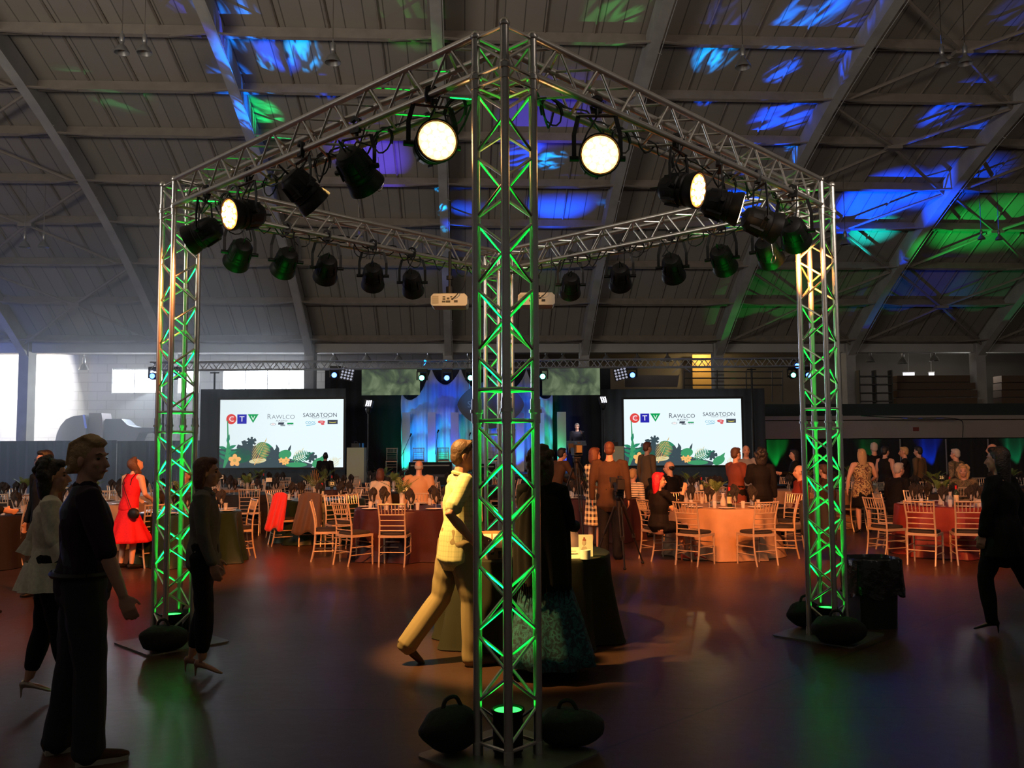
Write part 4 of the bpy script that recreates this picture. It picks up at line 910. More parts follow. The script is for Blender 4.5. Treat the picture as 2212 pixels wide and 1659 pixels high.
# ------------------------------------------------------------------ tables
m_nap = mat('napkin_black', (0.014, 0.012, 0.012), 0.9)
m_glass = mat('drinking_glass', (.9, .9, .9), .08, alpha=.30, spec=1.0)
m_china = mat('china_white', (.78, .76, .72), .3)
m_wine = mat('wine_bottle', (.02, .035, .015), .12)
m_foil = mat('bottle_foil_red', (.5, .02, .02), .35)
m_lab = mat('bottle_label', (.8, .72, .5), .7)
m_leafg = mat('palm_leaf', (.10, .17, .04), .6)
m_leafo = mat('dried_palm_leaf', (.42, .26, .09), .7)
m_cardw = mat('card_white', (.8, .78, .7), .8)
m_cardd = mat('card_dark_green', (.05, .06, .03), .7)
m_num = mat('number_gold', (.9, .75, .35), .6, emit=(1, .75, .3), estr=.25)
m_water = mat('carafe_glass', (.9, .9, .95), .06, alpha=.38, spec=1.0)
def ME(mb, n, m, sm=True): return mb.mesh(n, m, sm)
b = MB(); b.lathe([(0, 0), (.032, 0), (.032, .003), (.005, .008), (.004, .09), (.020, .105), (.036, .14), (.036, .17), (.030, .205)], 12); GL1 = ME(b, 'wine_glass', m_glass)
b = MB(); b.lathe([(0, 0), (.028, 0), (.034, .11)], 12); GL2 = ME(b, 'water_glass', m_glass)
b = MB(); b.lathe([(0, .0), (.07, .0), (.125, .014), (.13, .018), (.07, .008), (0, .007)], 20); PLT = ME(b, 'side_plate', m_china)
b = MB(); vs = []; n = 14; prof = [(.012, .10), (.030, .12), (.040, .165), (.052, .205), (.066, .24), (.050, .275), (.026, .30), (.004, .315)]
for i, (r, z) in enumerate(prof):
    for k in range(n): th = 2 * PI * k / n; q = r * (1 + .38 * math.sin(3 * th + i * .5) + .18 * math.sin(5 * th - i)); vs.append((q * math.cos(th), q * math.sin(th), z + .02 * math.sin(4 * th)))
b.add(vs, [(i * n + k, i * n + (k + 1) % n, (i + 1) * n + (k + 1) % n, (i + 1) * n + k) for i in range(len(prof) - 1) for k in range(n)] + [tuple(range(n - 1, -1, -1))]); NAP = ME(b, 'napkin', m_nap, False)
b = MB(); b.lathe([(0, 0), (.038, 0), (.038, .18), (.030, .21), (.015, .235), (.014, .30), (0, .30)], 14); BOT = ME(b, 'bottle_body', m_wine)
b = MB(); b.lathe([(.0155, .245), (.0165, .30), (.012, .305), (0, .306)], 12); FOI = ME(b, 'foil', m_foil)
b = MB(); b.lathe([(.0388, .05), (.0388, .155)], 14); LAB = ME(b, 'bottle_label', m_lab)
b = MB(); b.lathe([(0, 0), (.045, 0), (.05, .06), (.022, .15), (.022, .18), (.032, .20)], 14); CAR = ME(b, 'carafe', m_water)
b = MB(); b.lathe([(0, 0), (.05, 0), (.03, .10), (.042, .24), (.040, .24)], 14); VAS = ME(b, 'vase', m_glass)
def fern(n, L, seed, lw=.018):
    r = random.Random(seed); b = MB()
    for k in range(n):
        th = 2 * PI * k / n + r.uniform(-.3, .3); el = r.uniform(.7, 1.35); d = Vector((math.cos(th) * math.cos(el), math.sin(th) * math.cos(el), math.sin(el))); sd = d.cross(Vector((0, 0, 1))).normalized()
        pts = [Vector((0, 0, .18)) + d * L * t + Vector((math.cos(th), math.sin(th), -.6)) * (.25 * L * t * t) for t in (0, .25, .5, .75, 1)]
        for i in range(4): b.tube([pts[i], pts[i + 1]], .003, 4)
        for i in range(1, 12):
            t = i / 12; p = pts[0].lerp(pts[4], t) if False else Vector((0, 0, .18)) + d * L * t + Vector((math.cos(th), math.sin(th), -.6)) * (.25 * L * t * t); ll = L * .28 * math.sin(PI * (.15 + .8 * t))
            for s in (-1, 1):
                e = p + (sd * s * .85 + d * .5) * ll; q = (d * .6 - sd * s * .2) * lw; b.add([p - q * .4, p + q * .6, e, p + (e - p) * .5 - q * .5], [(0, 1, 2), (0, 2, 3)])
    return b
FERN = [ME(fern(6, .38, 3), 'palm_fronds', m_leafg), ME(fern(7, .30, 9, .025), 'palm_fronds', m_leafg)]
b = MB()
for k in range(9): b.add([(0, -.01, .12), (.0, .01, .12), (.01 + .11 * math.sin((k - 4) * .35), .02, .22 + .34 * math.cos((k - 4) * .33)), (-.012 + .11 * math.sin((k - 4) * .35), -.01, .20 + .34 * math.cos((k - 4) * .33))], [(0, 1, 2, 3)])
DRY = ME(b, 'dried_leaf', m_leafo)
SIDE = ['near', 'near right', 'right', 'far right', 'far', 'far left', 'left', 'near left']
def sideword(v, n=8):
    a = math.degrees(math.atan2(v.x, -v.y)) % 360            # 0 = toward the viewer, 90 = right
    return SIDE[int((a + 22.5) // 45) % 8]
def cloth(c, r, m, label, seed):
    r0 = random.Random(seed); ph = [r0.uniform(0, 6) for _ in range(4)]
    def fold(th, z):
        k = max(0, (.74 - z) / .74); return k ** .7 * (.062 * math.sin(9 * th + ph[0]) + .034 * math.sin(15 * th + ph[1]) + .02 * math.sin(5 * th + ph[2]))
    b = MB(); b.lathe([(0, .765), (r * .7, .765), (r - .01, .765), (r, .757), (r + .004, .735), (r + .015, .6), (r + .035, .4), (r + .06, .2), (r + .085, .05), (r + .10, .008)], 84, fold=fold)
    o = b.obj('tablecloth', m, loc=c); tag(o, label, 'tablecloth', 'floor-length tablecloths over round tables'); return o
def clothmat(name, col, rough=.55, sh=.4):
    m = mat(name, col, rough, spec=.15, sheen=0.0, noise=.25, nscale=6, bump=.15); return m
CL = {'burgundy': clothmat('cloth_burgundy', (.045, .016, .018), .45), 'beige': clothmat('cloth_beige', (.40, .25, .15), .6), 'red': clothmat('cloth_red_satin', (.20, .03, .025), .35), 'green': clothmat('cloth_green_sequin', (.013, .026, .014), .35), 'black': clothmat('cloth_black', (.022, .017, .016), .6)}
items = {}
def table(name, px, D, r, col, desc, settings=8, n_chairs=0, far=False, card=None, bottle=True, plant=0, ch_off=0.0, skip=(), plates=True):
    c = P(px, 960, D); c.z = 0; cloth(c, r, CL[col], desc[0].upper() * 0 + '%s cloth over the %s' % ({'burgundy': 'dark burgundy', 'green': 'dark green sequinned'}.get(col, col), desc), int(px) + int(D * 7)); tz = .768
    g = name
    for k in range(settings):
        th = 2 * PI * (k + ch_off) / settings - PI / 2; d = Vector((math.cos(th), math.sin(th), 0)); s = sideword(d); p = c + d * (r - .30) + Vector((0, 0, tz))
        if settings > 8: s += ' %d' % k
        sd = Vector((-d.y, d.x, 0))
        inst(GL1, 'wine_glass', None, p + sd * .09, 0, label='wine glass, %s, %s' % (s, desc), category='glass', group='wine glasses on the tables')
        inst(NAP, 'napkin', None, p + sd * .09 + Vector((0, 0, .0)), rnd.uniform(0, 6), label='black napkin, %s, %s' % (s, desc), category='napkin', group='black napkins in the glasses')
        if not far:
            inst(GL2, 'water_glass', None, p + sd * .20 + d * .03, 0, label='water glass, %s, %s' % (s, desc), category='glass', group='water glasses on the tables')
            if plates: inst(PLT, 'side_plate', None, c + d * (r - .15) + Vector((0, 0, tz)) - sd * .08, 0, label='white side plate, %s, %s' % (s, desc), category='plate', group='side plates on the tables')
    if bottle:
        t = thing('wine_bottle', 'red-capped wine bottle on the %s' % desc, 'bottle', c + Vector((rnd.uniform(.05, .15), rnd.uniform(-.22, -.12), tz)), 0, 'wine bottles on the tables'); inst(BOT, 'bottle_body', t); inst(FOI, 'foil', t); inst(LAB, 'bottle_label', t)
    t = thing('centrepiece', 'palm centrepiece on the %s' % desc, 'plant', c + Vector((-.12, 0, tz)), rnd.uniform(0, 6), 'palm centrepieces'); inst(VAS, 'vase', t); inst(FERN[plant % 2], 'palm_fronds', t)
    if plant == 2: inst(DRY, 'dried_leaf', t)
    if not far: inst(CAR, 'carafe', None, c + Vector((.02, -.02, tz)), 0, label='glass carafe on the %s' % desc, category='carafe', group='glass carafes on the tables')
    if card:
        q = c + Vector((card[1], -.05, tz)); t = thing('table_number', '%s on the %s' % ('number %s card' % card[0] if card[0] else 'table number card', desc), 'sign', q, 0, 'table number cards')
        m = MB(); m.lathe([(0, 0), (.035, 0), (.035, .006), (0, .008)], 10); m.tube([(0, 0, 0), (0, 0, .24)], .003, 5); m.obj('stand', m_badge, parent=t)
        m = MB(); m.box((0, 0, .285), (.13, .008, .085)); m.obj('card', m_cardd if card[0] else m_lab, parent=t, smooth=False)
        if card[0]: text_mesh(card[0], .085, 'numerals', m_num, Vector(t.location) + Vector((0, -.006, .285)), parent=t, depth=.001)
    for k in range(n_chairs):
        if k in skip: continue
        th = 2 * PI * (k + ch_off) / n_chairs - PI / 2; d = Vector((math.cos(th), math.sin(th), 0)); pos = c + d * (r + .24)
        if any((pos - q).length < .40 for q in occupied): continue
        chair(pos, -d, 'chiavari chair, %s, %s' % (sideword(d), desc), 'chairs around the round tables', far or D > 16.5); occupied.append(pos)
    return c
def near_chair(px, py, tc, label, turn=0.0):
    p = G(px, py); f = (tc - p); f.z = 0; f.normalize(); f = Matrix.Rotation(math.radians(turn), 3, 'Z') @ f
    return chair(p, f, label, 'chairs around the round tables')
T1 = table('t', 884, 14.05, .86, 'burgundy', 'nearest table with card 39', card=('39', -.06), plant=0)
T2 = table('t', 1556, 13.95, .80, 'beige', 'beige table with card 40', card=('40', -.16), plant=1)
T3 = table('t', 2044, 13.95, .80, 'red', 'red satin table at right', card=None, plant=1)
T4 = table('t', 694, 16.45, .82, 'green', 'dark green table with card 32', card=('32', .22), plant=2)
T5 = table('t', 415, 13.5, .74, 'green', 'table hidden behind the left tower', card=None, plant=0)
T7 = table('t', 212, 15.6, .85, 'beige', 'table behind the woman in red dress', plant=1, bottle=False, n_chairs=6, ch_off=.4, skip=(0, 1))
T9 = table('t', -45, 13.2, .85, 'black', 'table at the far left picture edge', plant=0, bottle=False)
T10 = table('t', 1290, 16.4, .76, 'burgundy', 'table behind the tripods', plant=1, bottle=False)
near_chair(765, 1219, T1, 'gold chiavari chair turned half right, left of two chairs in front of burgundy table 39', -8)
near_chair(853, 1221, T1, 'chiavari chair seen squarely from behind, beside the walking man at table 39', 0)
near_chair(708, 1210, T1, 'gold chiavari chair seen edge-on at the left end of burgundy table 39', -12)
near_chair(735, 1190, T1, 'orange-lit chiavari chair behind the edge-on chair at table 39', -30)
near_chair(1424, 1208, T2, 'gold chiavari chair under the seated red-haired woman', -4)
near_chair(1503, 1219, T2, 'empty chiavari chair at front left of beige table 40', -14)
near_chair(1635, 1219, T2, 'empty chiavari chair at front right of beige table 40', 12)
near_chair(1690, 1203, T2, 'chiavari chair at right of beige table 40, beside the right tower', 6)
near_chair(1918, 1204, T3, 'chiavari chair turned half right at the left of the red satin table', 0)
near_chair(2000, 1218, T3, 'chiavari chair seen from behind in front of the red satin table', 0)
near_chair(2093, 1218, T3, 'chiavari chair half hidden by the dark walking figure at right', 0)
near_chair(613, 1177, T4, 'chiavari chair with the red coat hung over its back', -32)
near_chair(672, 1178, T4, 'chiavari chair hidden under the brown jacket', 6)
near_chair(512, 1205, T5, 'gold chiavari chair seen side-on, right of the woman in grey jacket', -5)
near_chair(322, 1222, T7, 'chiavari chair between the woman in red and the left tower', 10)
near_chair(33, 1222, T9, 'chiavari chair at the left picture edge beside the dark jacket', 0)
near_chair(1352, 1163, T10, 'chiavari chair behind the video tripod, left of the red-haired woman', 6)
near_chair(1300, 1150, T10, 'chiavari chair behind the woman in the checked dress', 0)
for px, D, tcn, lb in ((772, 15.05, T1, 'chiavari chair at the far left of burgundy table 39'), (905, 15.3, T1, 'chiavari chair behind the seated man in pale jacket'), (1466, 15.0, T2, 'chiavari chair at far left of beige table 40, facing the viewer'), (1507, 15.35, T2, 'chiavari chair at the far side of beige table 40, left of its card'),
                     (1925, 14.5, T3, 'chiavari chair at the far left of the red satin table'), (1985, 15.15, T3, 'chiavari chair at the far side of the red satin table'), (612, 17.0, T4, 'chiavari chair at the far left of dark green table 32'), (746, 16.9, T4, 'chiavari chair at far right of dark green table 32'), (1690, 14.6, T2, 'chiavari chair at the far right of beige table 40')):
    p = P(px, 960, D); p.z = 0; f = tcn - p; f.normalize(); chair(p, f, lb, 'chairs around the round tables')
for i, (px, D, col, desc, card, bot, pl_, nc) in enumerate((
    (548, 18.6, 'black', 'black table behind the red coat', ('', .35), True, 1, 8), (452, 20.7, 'beige', 'beige table seen past the grey jacket', ('', .3), True, 0, 8), (862, 19.0, 'black', 'table before the seated pair near the stage', None, True, 1, 6),
    (712, 20.6, 'burgundy', 'table below the left screen corner', None, True, 2, 8), (570, 22.6, 'black', 'rear table under the left screen', None, True, 1, 8), (300, 18.5, 'beige', 'rear table left of the left tower', None, False, 0, 8),
    (70, 17.4, 'black', 'rear table at the far left by the blue wall', None, False, 1, 8), (1010, 21.5, 'black', 'rear table behind the walking man', None, True, 0, 8), (1500, 18.2, 'beige', 'second table behind card 40', None, True, 1, 8),
    (1395, 20.4, 'black', 'table behind the seated woman in stripes', None, False, 1, 8), (1748, 18.6, 'beige', 'beige table behind the right tower', None, False, 0, 8), (1620, 21.2, 'black', 'rear table under the right screen', None, True, 1, 8),
    (2028, 17.6, 'black', 'table with card 26 behind the red table', ('26', 0.0), True, 1, 8), (1850, 20.8, 'black', 'rear table behind the floral blouse', None, False, 0, 8), (2190, 19.5, 'black', 'rear table at the right picture edge', None, False, 1, 8), (840, 23.6, 'black', 'rear table closest to the stage', None, True, 1, 8))):
    table('t', px, D, .80, col, desc, settings=6 if D > 18.4 else 8, n_chairs=nc, far=D > 18.4, card=card, bottle=bot, plant=pl_, ch_off=.3 + .13 * i)
# stage chairs
for px, lb in ((846, 'pale chiavari chair standing alone at the stage left edge'), (904, 'blue-lit chiavari chair behind the first stage microphone'), (958, 'chiavari chair in cyan light behind the seated man'), (1062, 'chiavari chair on stage seen through the front tower')):
    p = P(px, 1000, 31.6); chair(Vector((p.x, 31.6, SZ)), Vector((0.1, -1, 0)), lb, 'chairs on the stage', True)
# coats over chairs
def coat(px, py, D, w, zt, zb, m, label, name, sleeve=True, lean=0.0):
    c = P(px, py, D); t = thing(name, label, 'coat' if 'coat' in name else 'jacket', Vector((c.x, D, zt)), 0); b = MB(); n, mm_ = 30, 12; vs = []
    for side in (1, 0):
        for j in range(mm_ + 1):
            s = j / mm_; z = -s * (zt - zb) * (1 if side else .75)
            for i in range(n + 1):
                u = i / n * 2 - 1; ww = w * (.40 + .16 * s) * (1 if abs(u) < .8 else 1.0) + lean * s * .1
                y = -.035 - .05 * s - .02 * math.sin(9 * u + 3 * s) * (.3 + s) if side else .035 + .04 * s
                zz_ = z - .05 * abs(u) ** 3 * (1 - s) + (.03 * math.sin(5 * u + 1) * s)
                vs.append((u * ww + lean * s, y, zz_))
    N = n + 1; off = (mm_ + 1) * N
    fs = [(k + j * N + i, k + j * N + i + 1, k + (j + 1) * N + i + 1, k + (j + 1) * N + i) for k in (0, off) for j in range(mm_) for i in range(n)]
    fs += [(i, off + i, off + i + 1, i + 1) for i in range(n)]
    b.add(vs, fs); o = b.obj('body', m, parent=t, smooth='all'); md = o.modifiers.new('t', 'SOLIDIFY'); md.thickness = .012
    if sleeve:
        for sx in (-1, 1):
            s_ = MB(); s_.tube(bez([(sx * w * .40, 0, -.04), (sx * w * .52 + lean * .3, -.06, -.22), (sx * w * .50 + lean * .7, -.09, -.46), (sx * w * .47 + lean, -.08, -.60)], 9), [.05, .06, .058, .055, .05, .047, .045, .043, .042, .04][:len(bez([(0,0,0),(1,0,0),(2,0,0),(3,0,0)], 9))], 9); s_.obj('sleeve', m, parent=t)
    return t
m_redc = mat('coat_red_wool', (.62, .02, .02), .8, sheen=.4); m_brj = mat('jacket_brown_cloth', (.07, .040, .028), .8, sheen=.2)
q = G(612, 1177); coat(606, 1070, q.y - .29, .30, .95, .30, m_redc, 'bright red coat hung over a chair back at the green table', 'red_coat', False, -.10)
q = G(672, 1178); coat(671, 1070, q.y - .29, .46, .95, .24, m_brj, 'dark brown jacket hung over a chair back beside the red coat', 'brown_jacket', False, -.06)
coat(1762, 1120, 13.0, .42, .93, .2, mat('coat_black_wool', (.014, .013, .014), .9), 'black coat hung over a chair behind the right tower', 'black_coat', True, .03)
# ------------------------------------------------------------------ display table in the truss
m_dcl = clothmat('cloth_display_black', (.040, .036, .020), .75, .3)
DT = Vector((.13, 8.15, 0)); o = cloth(DT, .76, m_dcl, 'black-olive cloth over the display table behind the front tower', 77)
TZ = .768
def onT(px, D): p = P(px, 1000, D); return Vector((p.x, D, TZ))
m_cream = mat('paper_cream', (.85, .78, .55), .8); m_gold = mat('frame_black', (.015, .012, .01), .35)
t = thing('glass_jar', 'large clear glass bowl on the display table, right side', 'jar', onT(1228, 7.95)); b = MB(); b.lathe([(0, 0), (.07, .0), (.098, .06), (.10, .13), (.075, .19), (.078, .21), (.07, .208)], 20); b.obj('bowl', mat('bowl_glass', (.8, .5, .45), .06, alpha=.45, spec=1), parent=t)
t = thing('picture_frame', 'small black photo frame leaning beside the glass bowl', 'picture frame', onT(1213, 7.78), -.25); b = MB(); R = Matrix.Rotation(-.18, 3, 'X'); b.box((0, 0, .085), (.13, .012, .165), R); b.obj('frame', m_gold, parent=t, smooth=False); b = MB(); b.box((0, -.008, .083), (.095, .004, .13), R); b.obj('picture', m_cream, parent=t, smooth=False)
t = thing('tent_card', 'folded cream tent card on the display table front edge', 'card', onT(1231, 7.62), .12); b = MB(); b.box((0, -.02, .045), (.15, .003, .10), Matrix.Rotation(-.4, 3, 'X')); b.box((0, .02, .045), (.15, .003, .10), Matrix.Rotation(.4, 3, 'X')); b.obj('paper', m_cream, parent=t, smooth=False)
b = MB(); 
for i, w in enumerate((.08, .05)): b.box((0, -.024 - .008 * (1 - i) , .062 - .022 * i), (w, .003, .005), Matrix.Rotation(-.4, 3, 'X'))
b.obj('lettering', mat('print_tan', (.5, .4, .2), .8), parent=t, smooth=False)
t = thing('portrait_card', 'upright cream card printed with a small line portrait of a woman', 'card', onT(1263, 7.72), -.08); b = MB(); b.box((0, 0, .095), (.125, .006, .19)); b.obj('card_stock', m_cream, parent=t, smooth=False)
b = MB(); b.ball((-.015, -.004, .118), (.018, .002, .024), 12, 8); b.prism([(-.05, .03), (.02, .03), (.012, .075), (.0, .088), (-.02, .088), (-.035, .075)], (0, -.0045, 0), (1, 0, 0), (0, 0, 1), .002); b.obj('portrait_print', mat('print_peach', (.62, .46, .30), .8), parent=t, smooth=False)
b = MB(); b.ball((-.012, -.0035, .142), (.016, .002, .014), 10, 6); b.ball((-.012, -.0035, .160), (.009, .002, .009), 10, 6); b.obj('hair_print', mat('print_rust', (.4, .10, .05), .8), parent=t, smooth=False)
b = MB(); b.lathe([(0, 0), (.045, 0), (.046, .075), (.042, .078), (.040, .03), (0, .028)], 20); tag(b.obj('candle_cup', mat('cup_cream', (.8, .76, .6), .5), loc=onT(1262, 7.56)), 'short cream candle cup in front of the portrait card', 'cup')
t = thing('picture_frame', 'wide orange framed print seen through the front tower', 'picture frame', onT(1064, 7.9), .05); b = MB(); b.box((0, 0, .11), (.24, .014, .20), R); b.obj('frame', mat('frame_orange', (.55, .22, .08), .5), parent=t, smooth=False); b = MB(); b.box((-.055, -.01, .11), (.08, .004, .15), R); b.box((.05, -.01, .11), (.10, .004, .15), R); b.obj('picture', m_cream, parent=t, smooth=False)
t = thing('model_house', 'small brown model house on the display table, seen through the front tower', 'model', onT(1070, 7.62), .3); b = MB(); b.box((0, 0, .05), (.17, .11, .10)); b.obj('walls', mat('model_wood', (.35, .22, .10), .7), parent=t, smooth=False)
b = MB(); b.prism([(-.075, .10), (.075, .10), (0, .16)], (-.10, 0, 0), (0, 1, 0), (0, 0, 1), .20); b.obj('roof', mat('model_roof', (.12, .07, .04), .7), parent=t, smooth=False); b = MB(); b.box((.02, -.056, .04), (.03, .004, .06)); b.box((-.045, -.056, .055), (.03, .004, .03)); b.box((.06, -.056, .055), (.02, .004, .03)); b.obj('window_pane', m_port, parent=t, smooth=False)
lamp('display_spot', 'SPOT', TOW['L'] + (TOW['N'] - TOW['L']) * .55 + UZ * 3.7, DT + Vector((.30, -.1, .8)), 1400, (1, .62, .20), size=.09, angle=22, blend=.4)
lamp('walker_spot', 'SPOT', TOW['N'] + E1 * 2.35 - E2 * .15 + UZ * 3.62, G(975, 1425) + UZ * 1.05, 1350, (1, .60, .18), size=.07, angle=36, blend=.5)
# ------------------------------------------------------------------ video tripods
def tripod(px, py_foot, ztop, label, cam_w=.2, yellow=False, spread=.5, rz=0.0):
    p = G(px, py_foot); p += Vector((0, 0, 0)); t = thing('video_camera', label, 'camera', p, rz, 'video cameras on tripods'); hb_ = ztop - .45
    for k in range(3):
        th = 2 * PI * k / 3 + .55; e = Vector((math.cos(th) * spread, math.sin(th) * spread, .015)); b = MB(); s = Vector((math.cos(th) * .07, math.sin(th) * .07, hb_)); 
        sd = Vector((-math.sin(th), math.cos(th), 0)) * .022; m_ = s.lerp(e, .52)
        b.tube([s + sd, m_ + sd], .012, 6); b.tube([s - sd, m_ - sd], .012, 6); b.tube([m_, e], .013, 6); b.ball(e, .024, 8, 6); b.box(m_, (.05, .05, .06)); b.obj('leg', m_blk, parent=t)
    b = MB(); b.tube([(0, 0, hb_ - .12), (0, 0, hb_ + .12)], .045, 10); b.ball((0, 0, hb_ + .13), .065, 10, 8); b.box((0, 0, hb_ + .19), (.12, .16, .04)); b.tube([(0, -.05, hb_ + .15), (.06, -.42, hb_ - .02)], .011, 6); b.obj('head', m_blk, parent=t)
    b = MB(); z = hb_ + .31; b.box((0, 0, z), (cam_w * .55, .34, .18)); b.box((0, -.12, z + .12), (.05, .20, .03)); b.tube([(0, .16, z), (0, .36, z)], [.055, .06], 14); b.box((0, .38, z), (.16, .05, .12)); b.box((0, -.20, z + .02), (cam_w * .5, .10, .14)); b.box((-cam_w * .45, -.05, z + .08), (.09, .13, .07)); b.obj('camera_body', m_blk, parent=t, smooth=False)
    if yellow: b = MB(); b.box((0, -.253, z + .02), (.09, .008, .12)); b.box((.06, -.1, z - .03), (.006, .1, .08)); b.obj('battery', mat('battery_yellow', (.22, .14, .03), .6), parent=t, smooth=False)
    return t
tripod(1340, 1222, 1.30, 'video camera on a black tripod nearest the viewer, right of centre', .2, False, .42)
tripod(1248, 1181, 1.80, 'tall video camera with yellow battery on a tripod, facing the stage', .26, True, .55, .1)
# waste bin
q = G(1886, 1352); t = thing('waste_bin', 'square black waste bin with crumpled liner beside the right tower', 'bin', q, .12)
b = MB(); w = .20; vs = []
for (k, z) in ((.86, 0), (.90, .3), (1.0, .62), (.96, .62), (.82, .05)):
    for i in range(20): th = 2 * PI * i / 20; c_, s_ = math.cos(th), math.sin(th); r_ = (abs(c_) ** 6 + abs(s_) ** 6) ** (-1 / 6); vs.append((.215 * r_ * c_ * k, .19 * r_ * s_ * k, z))
b.add(vs, [(i * 20 + j, i * 20 + (j + 1) % 20, (i + 1) * 20 + (j + 1) % 20, (i + 1) * 20 + j) for i in range(4) for j in range(20)]); b.obj('bin', mat('bin_plastic', (.012, .013, .012), .5), parent=t)
b = MB(); vs = []; n = 60
for j, (k, z) in enumerate(((.93, .52), (.95, .60), (1.03, .655), (1.10, .64), (1.11, .55), (1.13, .45), (1.12, .36), (1.14, .30))):
    for i in range(n):
        th = 2 * PI * i / n; c_, s_ = math.cos(th), math.sin(th); r_ = (abs(c_) ** 6 + abs(s_) ** 6) ** (-1 / 6); q_ = k + .03 * math.sin(17 * th + j * 1.3) * (j > 1) + .02 * math.sin(7 * th + 2 * j); vs.append((.215 * r_ * c_ * q_, .19 * r_ * s_ * q_, z + .025 * math.sin(5 * th + j) * (j > 3)))
b.add(vs, [(i * n + j, i * n + (j + 1) % n, (i + 1) * n + (j + 1) % n, (i + 1) * n + j) for i in range(7) for j in range(n)]); b.obj('liner', mat('liner_black', (.012, .012, .012), .16, bump=.5, nscale=14), parent=t, smooth=True)
# ------------------------------------------------------------------ hanging high-bay lamps, aisle furniture
m_shade = mat('reflector_spun', (.30, .29, .28), .35, metal=.6)
SH = MB(); SH.lathe([(.045, .16), (.05, .10), (.12, .03), (.185, -.09), (.19, -.12), (.182, -.12), (.11, .02), (.04, .09)], 22); SHm = SH.mesh('reflector', m_shade, True)
HO = MB(); HO.lathe([(0, .36), (.05, .36), (.06, .33), (.06, .17), (.045, .15), (0, .15)], 14); HO.tube([(0, 0, .36), (0, 0, .44)], .02, 6); HOm = HO.mesh('ballast', m_shade, True)
def highbay(px, py, D, label, s=1.0, pair=False, cable_to=None):
    p = P(px, py, D); t = thing('pendant_lamp', label, 'pendant lamp', p, 0, 'unlit pendant lamps under the roof')
    o = inst(SHm, 'reflector', t); o.scale = (s, s, s); o = inst(HOm, 'ballast', t); o.scale = (s, s, s)
    q = HR.inverted() @ p; zt = (roofz(q.y) if cable_to is None else cable_to) - p.z; b = MB(); b.tube([(0, 0, .42 * s), (0, 0, zt)], .012, 5); b.obj('cord', m_badge, parent=t)
    return t
def DR(px, py): return roof_hit(px, py).y
for px, py, lb, s in ((263, 104, 'left bell of the twin pendant lamps at upper left', 1), (312, 105, 'right bell of the twin pendant lamps at upper left', 1), (53, 527, 'left bell of the dim twin pendant lamps at far left', 1), (94, 527, 'right bell of the dim twin pendant lamps at far left', 1),
                      (719, 125, 'single pendant lamp left of the truss peak, beside a cyan patch', 1.1), (1605, 135, 'single pendant lamp right of the truss peak with blue highlight', 1.1), (1826, 522, 'single pendant lamp just right of the right tower top', 1), (2035, 130, 'left of twin dark pendant lamps at upper right', 1), (2085, 128, 'right of twin dark pendant lamps at upper right', 1), (2120, 512, 'left small pendant lamp at the far right edge', .7), (2158, 513, 'right small pendant lamp at the far right edge', .7), (775, 505, 'dim pendant lamp behind the rear left beam', .8)):
    D = DR(px, max(10, py - 60)) - 2.0; highbay(px, py, D, lb, s)
b = MB(); 
for k, (px, py) in enumerate(((722, 771), (792, 770), (861, 771), (926, 772), (1012, 775), (1180, 772), (1216, 772), (1310, 771), (1377, 771), (1442, 771), (1880, 772), (1950, 776), (2018, 770))):
    highbay(px, py + 3, 39.6, ['first', 'second', 'third', 'fourth', 'fifth', 'sixth', 'seventh', 'eighth', 'ninth', 'tenth', 'first', 'second', 'third'][k] + (' small aisle lamp from the left above the stage truss' if k < 10 else ' small aisle lamp right of the right tower, from the left'), 1.15, cable_to=6.78)
highbay(181, 792, 39.5, 'small dark bell lamp hanging against the bright aisle wall at left', 1.15, cable_to=6.78)
# kitchen hoods and ducts
m_duct = mat('sheet_metal_grey', (.16, .17, .19), .6, metal=.2)
def dk(px, py, D=41.0): return P(px, py, D)
t = thing('kitchen_hood', 'rounded grey duct elbow behind the left drapes, leftmost of three', 'duct', dk(155, 965)); o0 = Vector(t.location)
pl_ = [(118, 958), (122, 938), (130, 920), (142, 906), (158, 899), (183, 896), (186, 915), (184, 958)]
def flat_solid(pts, D, depth, m, nm, parent):
    v = [P(x, y, D) for x, y in pts]; b = MB(); n = len(v); b.add(v + [q + Vector((0, depth, 0)) for q in v], [tuple(range(n)), tuple(range(2 * n - 1, n - 1, -1))] + [(i, i + n, (i + 1) % n + n, (i + 1) % n) for i in range(n)]); o = b.obj(nm, m, smooth=False); o.data.transform(Matrix.Translation(-Vector(parent.location))); o.parent = parent; return o
flat_solid(pl_, 41.0, 1.2, m_duct, 'elbow', t)
b = MB(); v = [P(x, y, 40.9) for x, y in ((182, 896), (186, 900), (187, 925), (184, 925))]; b.beam(v[0], v[2], .12, .1); o = b.obj('flange', m_badge, smooth=False); o.data.transform(Matrix.Translation(-o0)); o.parent = t
t = thing('kitchen_hood', 'square grey duct box between the elbow and the long hood', 'duct', dk(203, 965)); flat_solid([(188, 958), (186, 915), (192, 905), (192, 892), (219, 892), (221, 905), (222, 958)], 41.2, 1.0, mat('sheet_metal_brown', (.22, .19, .19), .6), 'box', t)
t = thing('kitchen_hood', 'long sloping grey kitchen hood beside the left tower', 'duct', dk(270, 965)); flat_solid([(220, 958), (222, 915), (228, 905), (262, 905), (275, 918), (290, 923), (338, 924), (338, 932), (300, 936), (290, 958)], 41.4, 1.0, m_duct, 'hood', t)
for x in (228, 284): b = MB(); q = P(x, 955, 41.9); b.tube([(q.x, q.y, 0), (q.x, q.y, q.z)], .05, 6); o = b.obj('leg', m_duct); o.data.transform(Matrix.Translation(-Vector(t.location))); o.parent = t
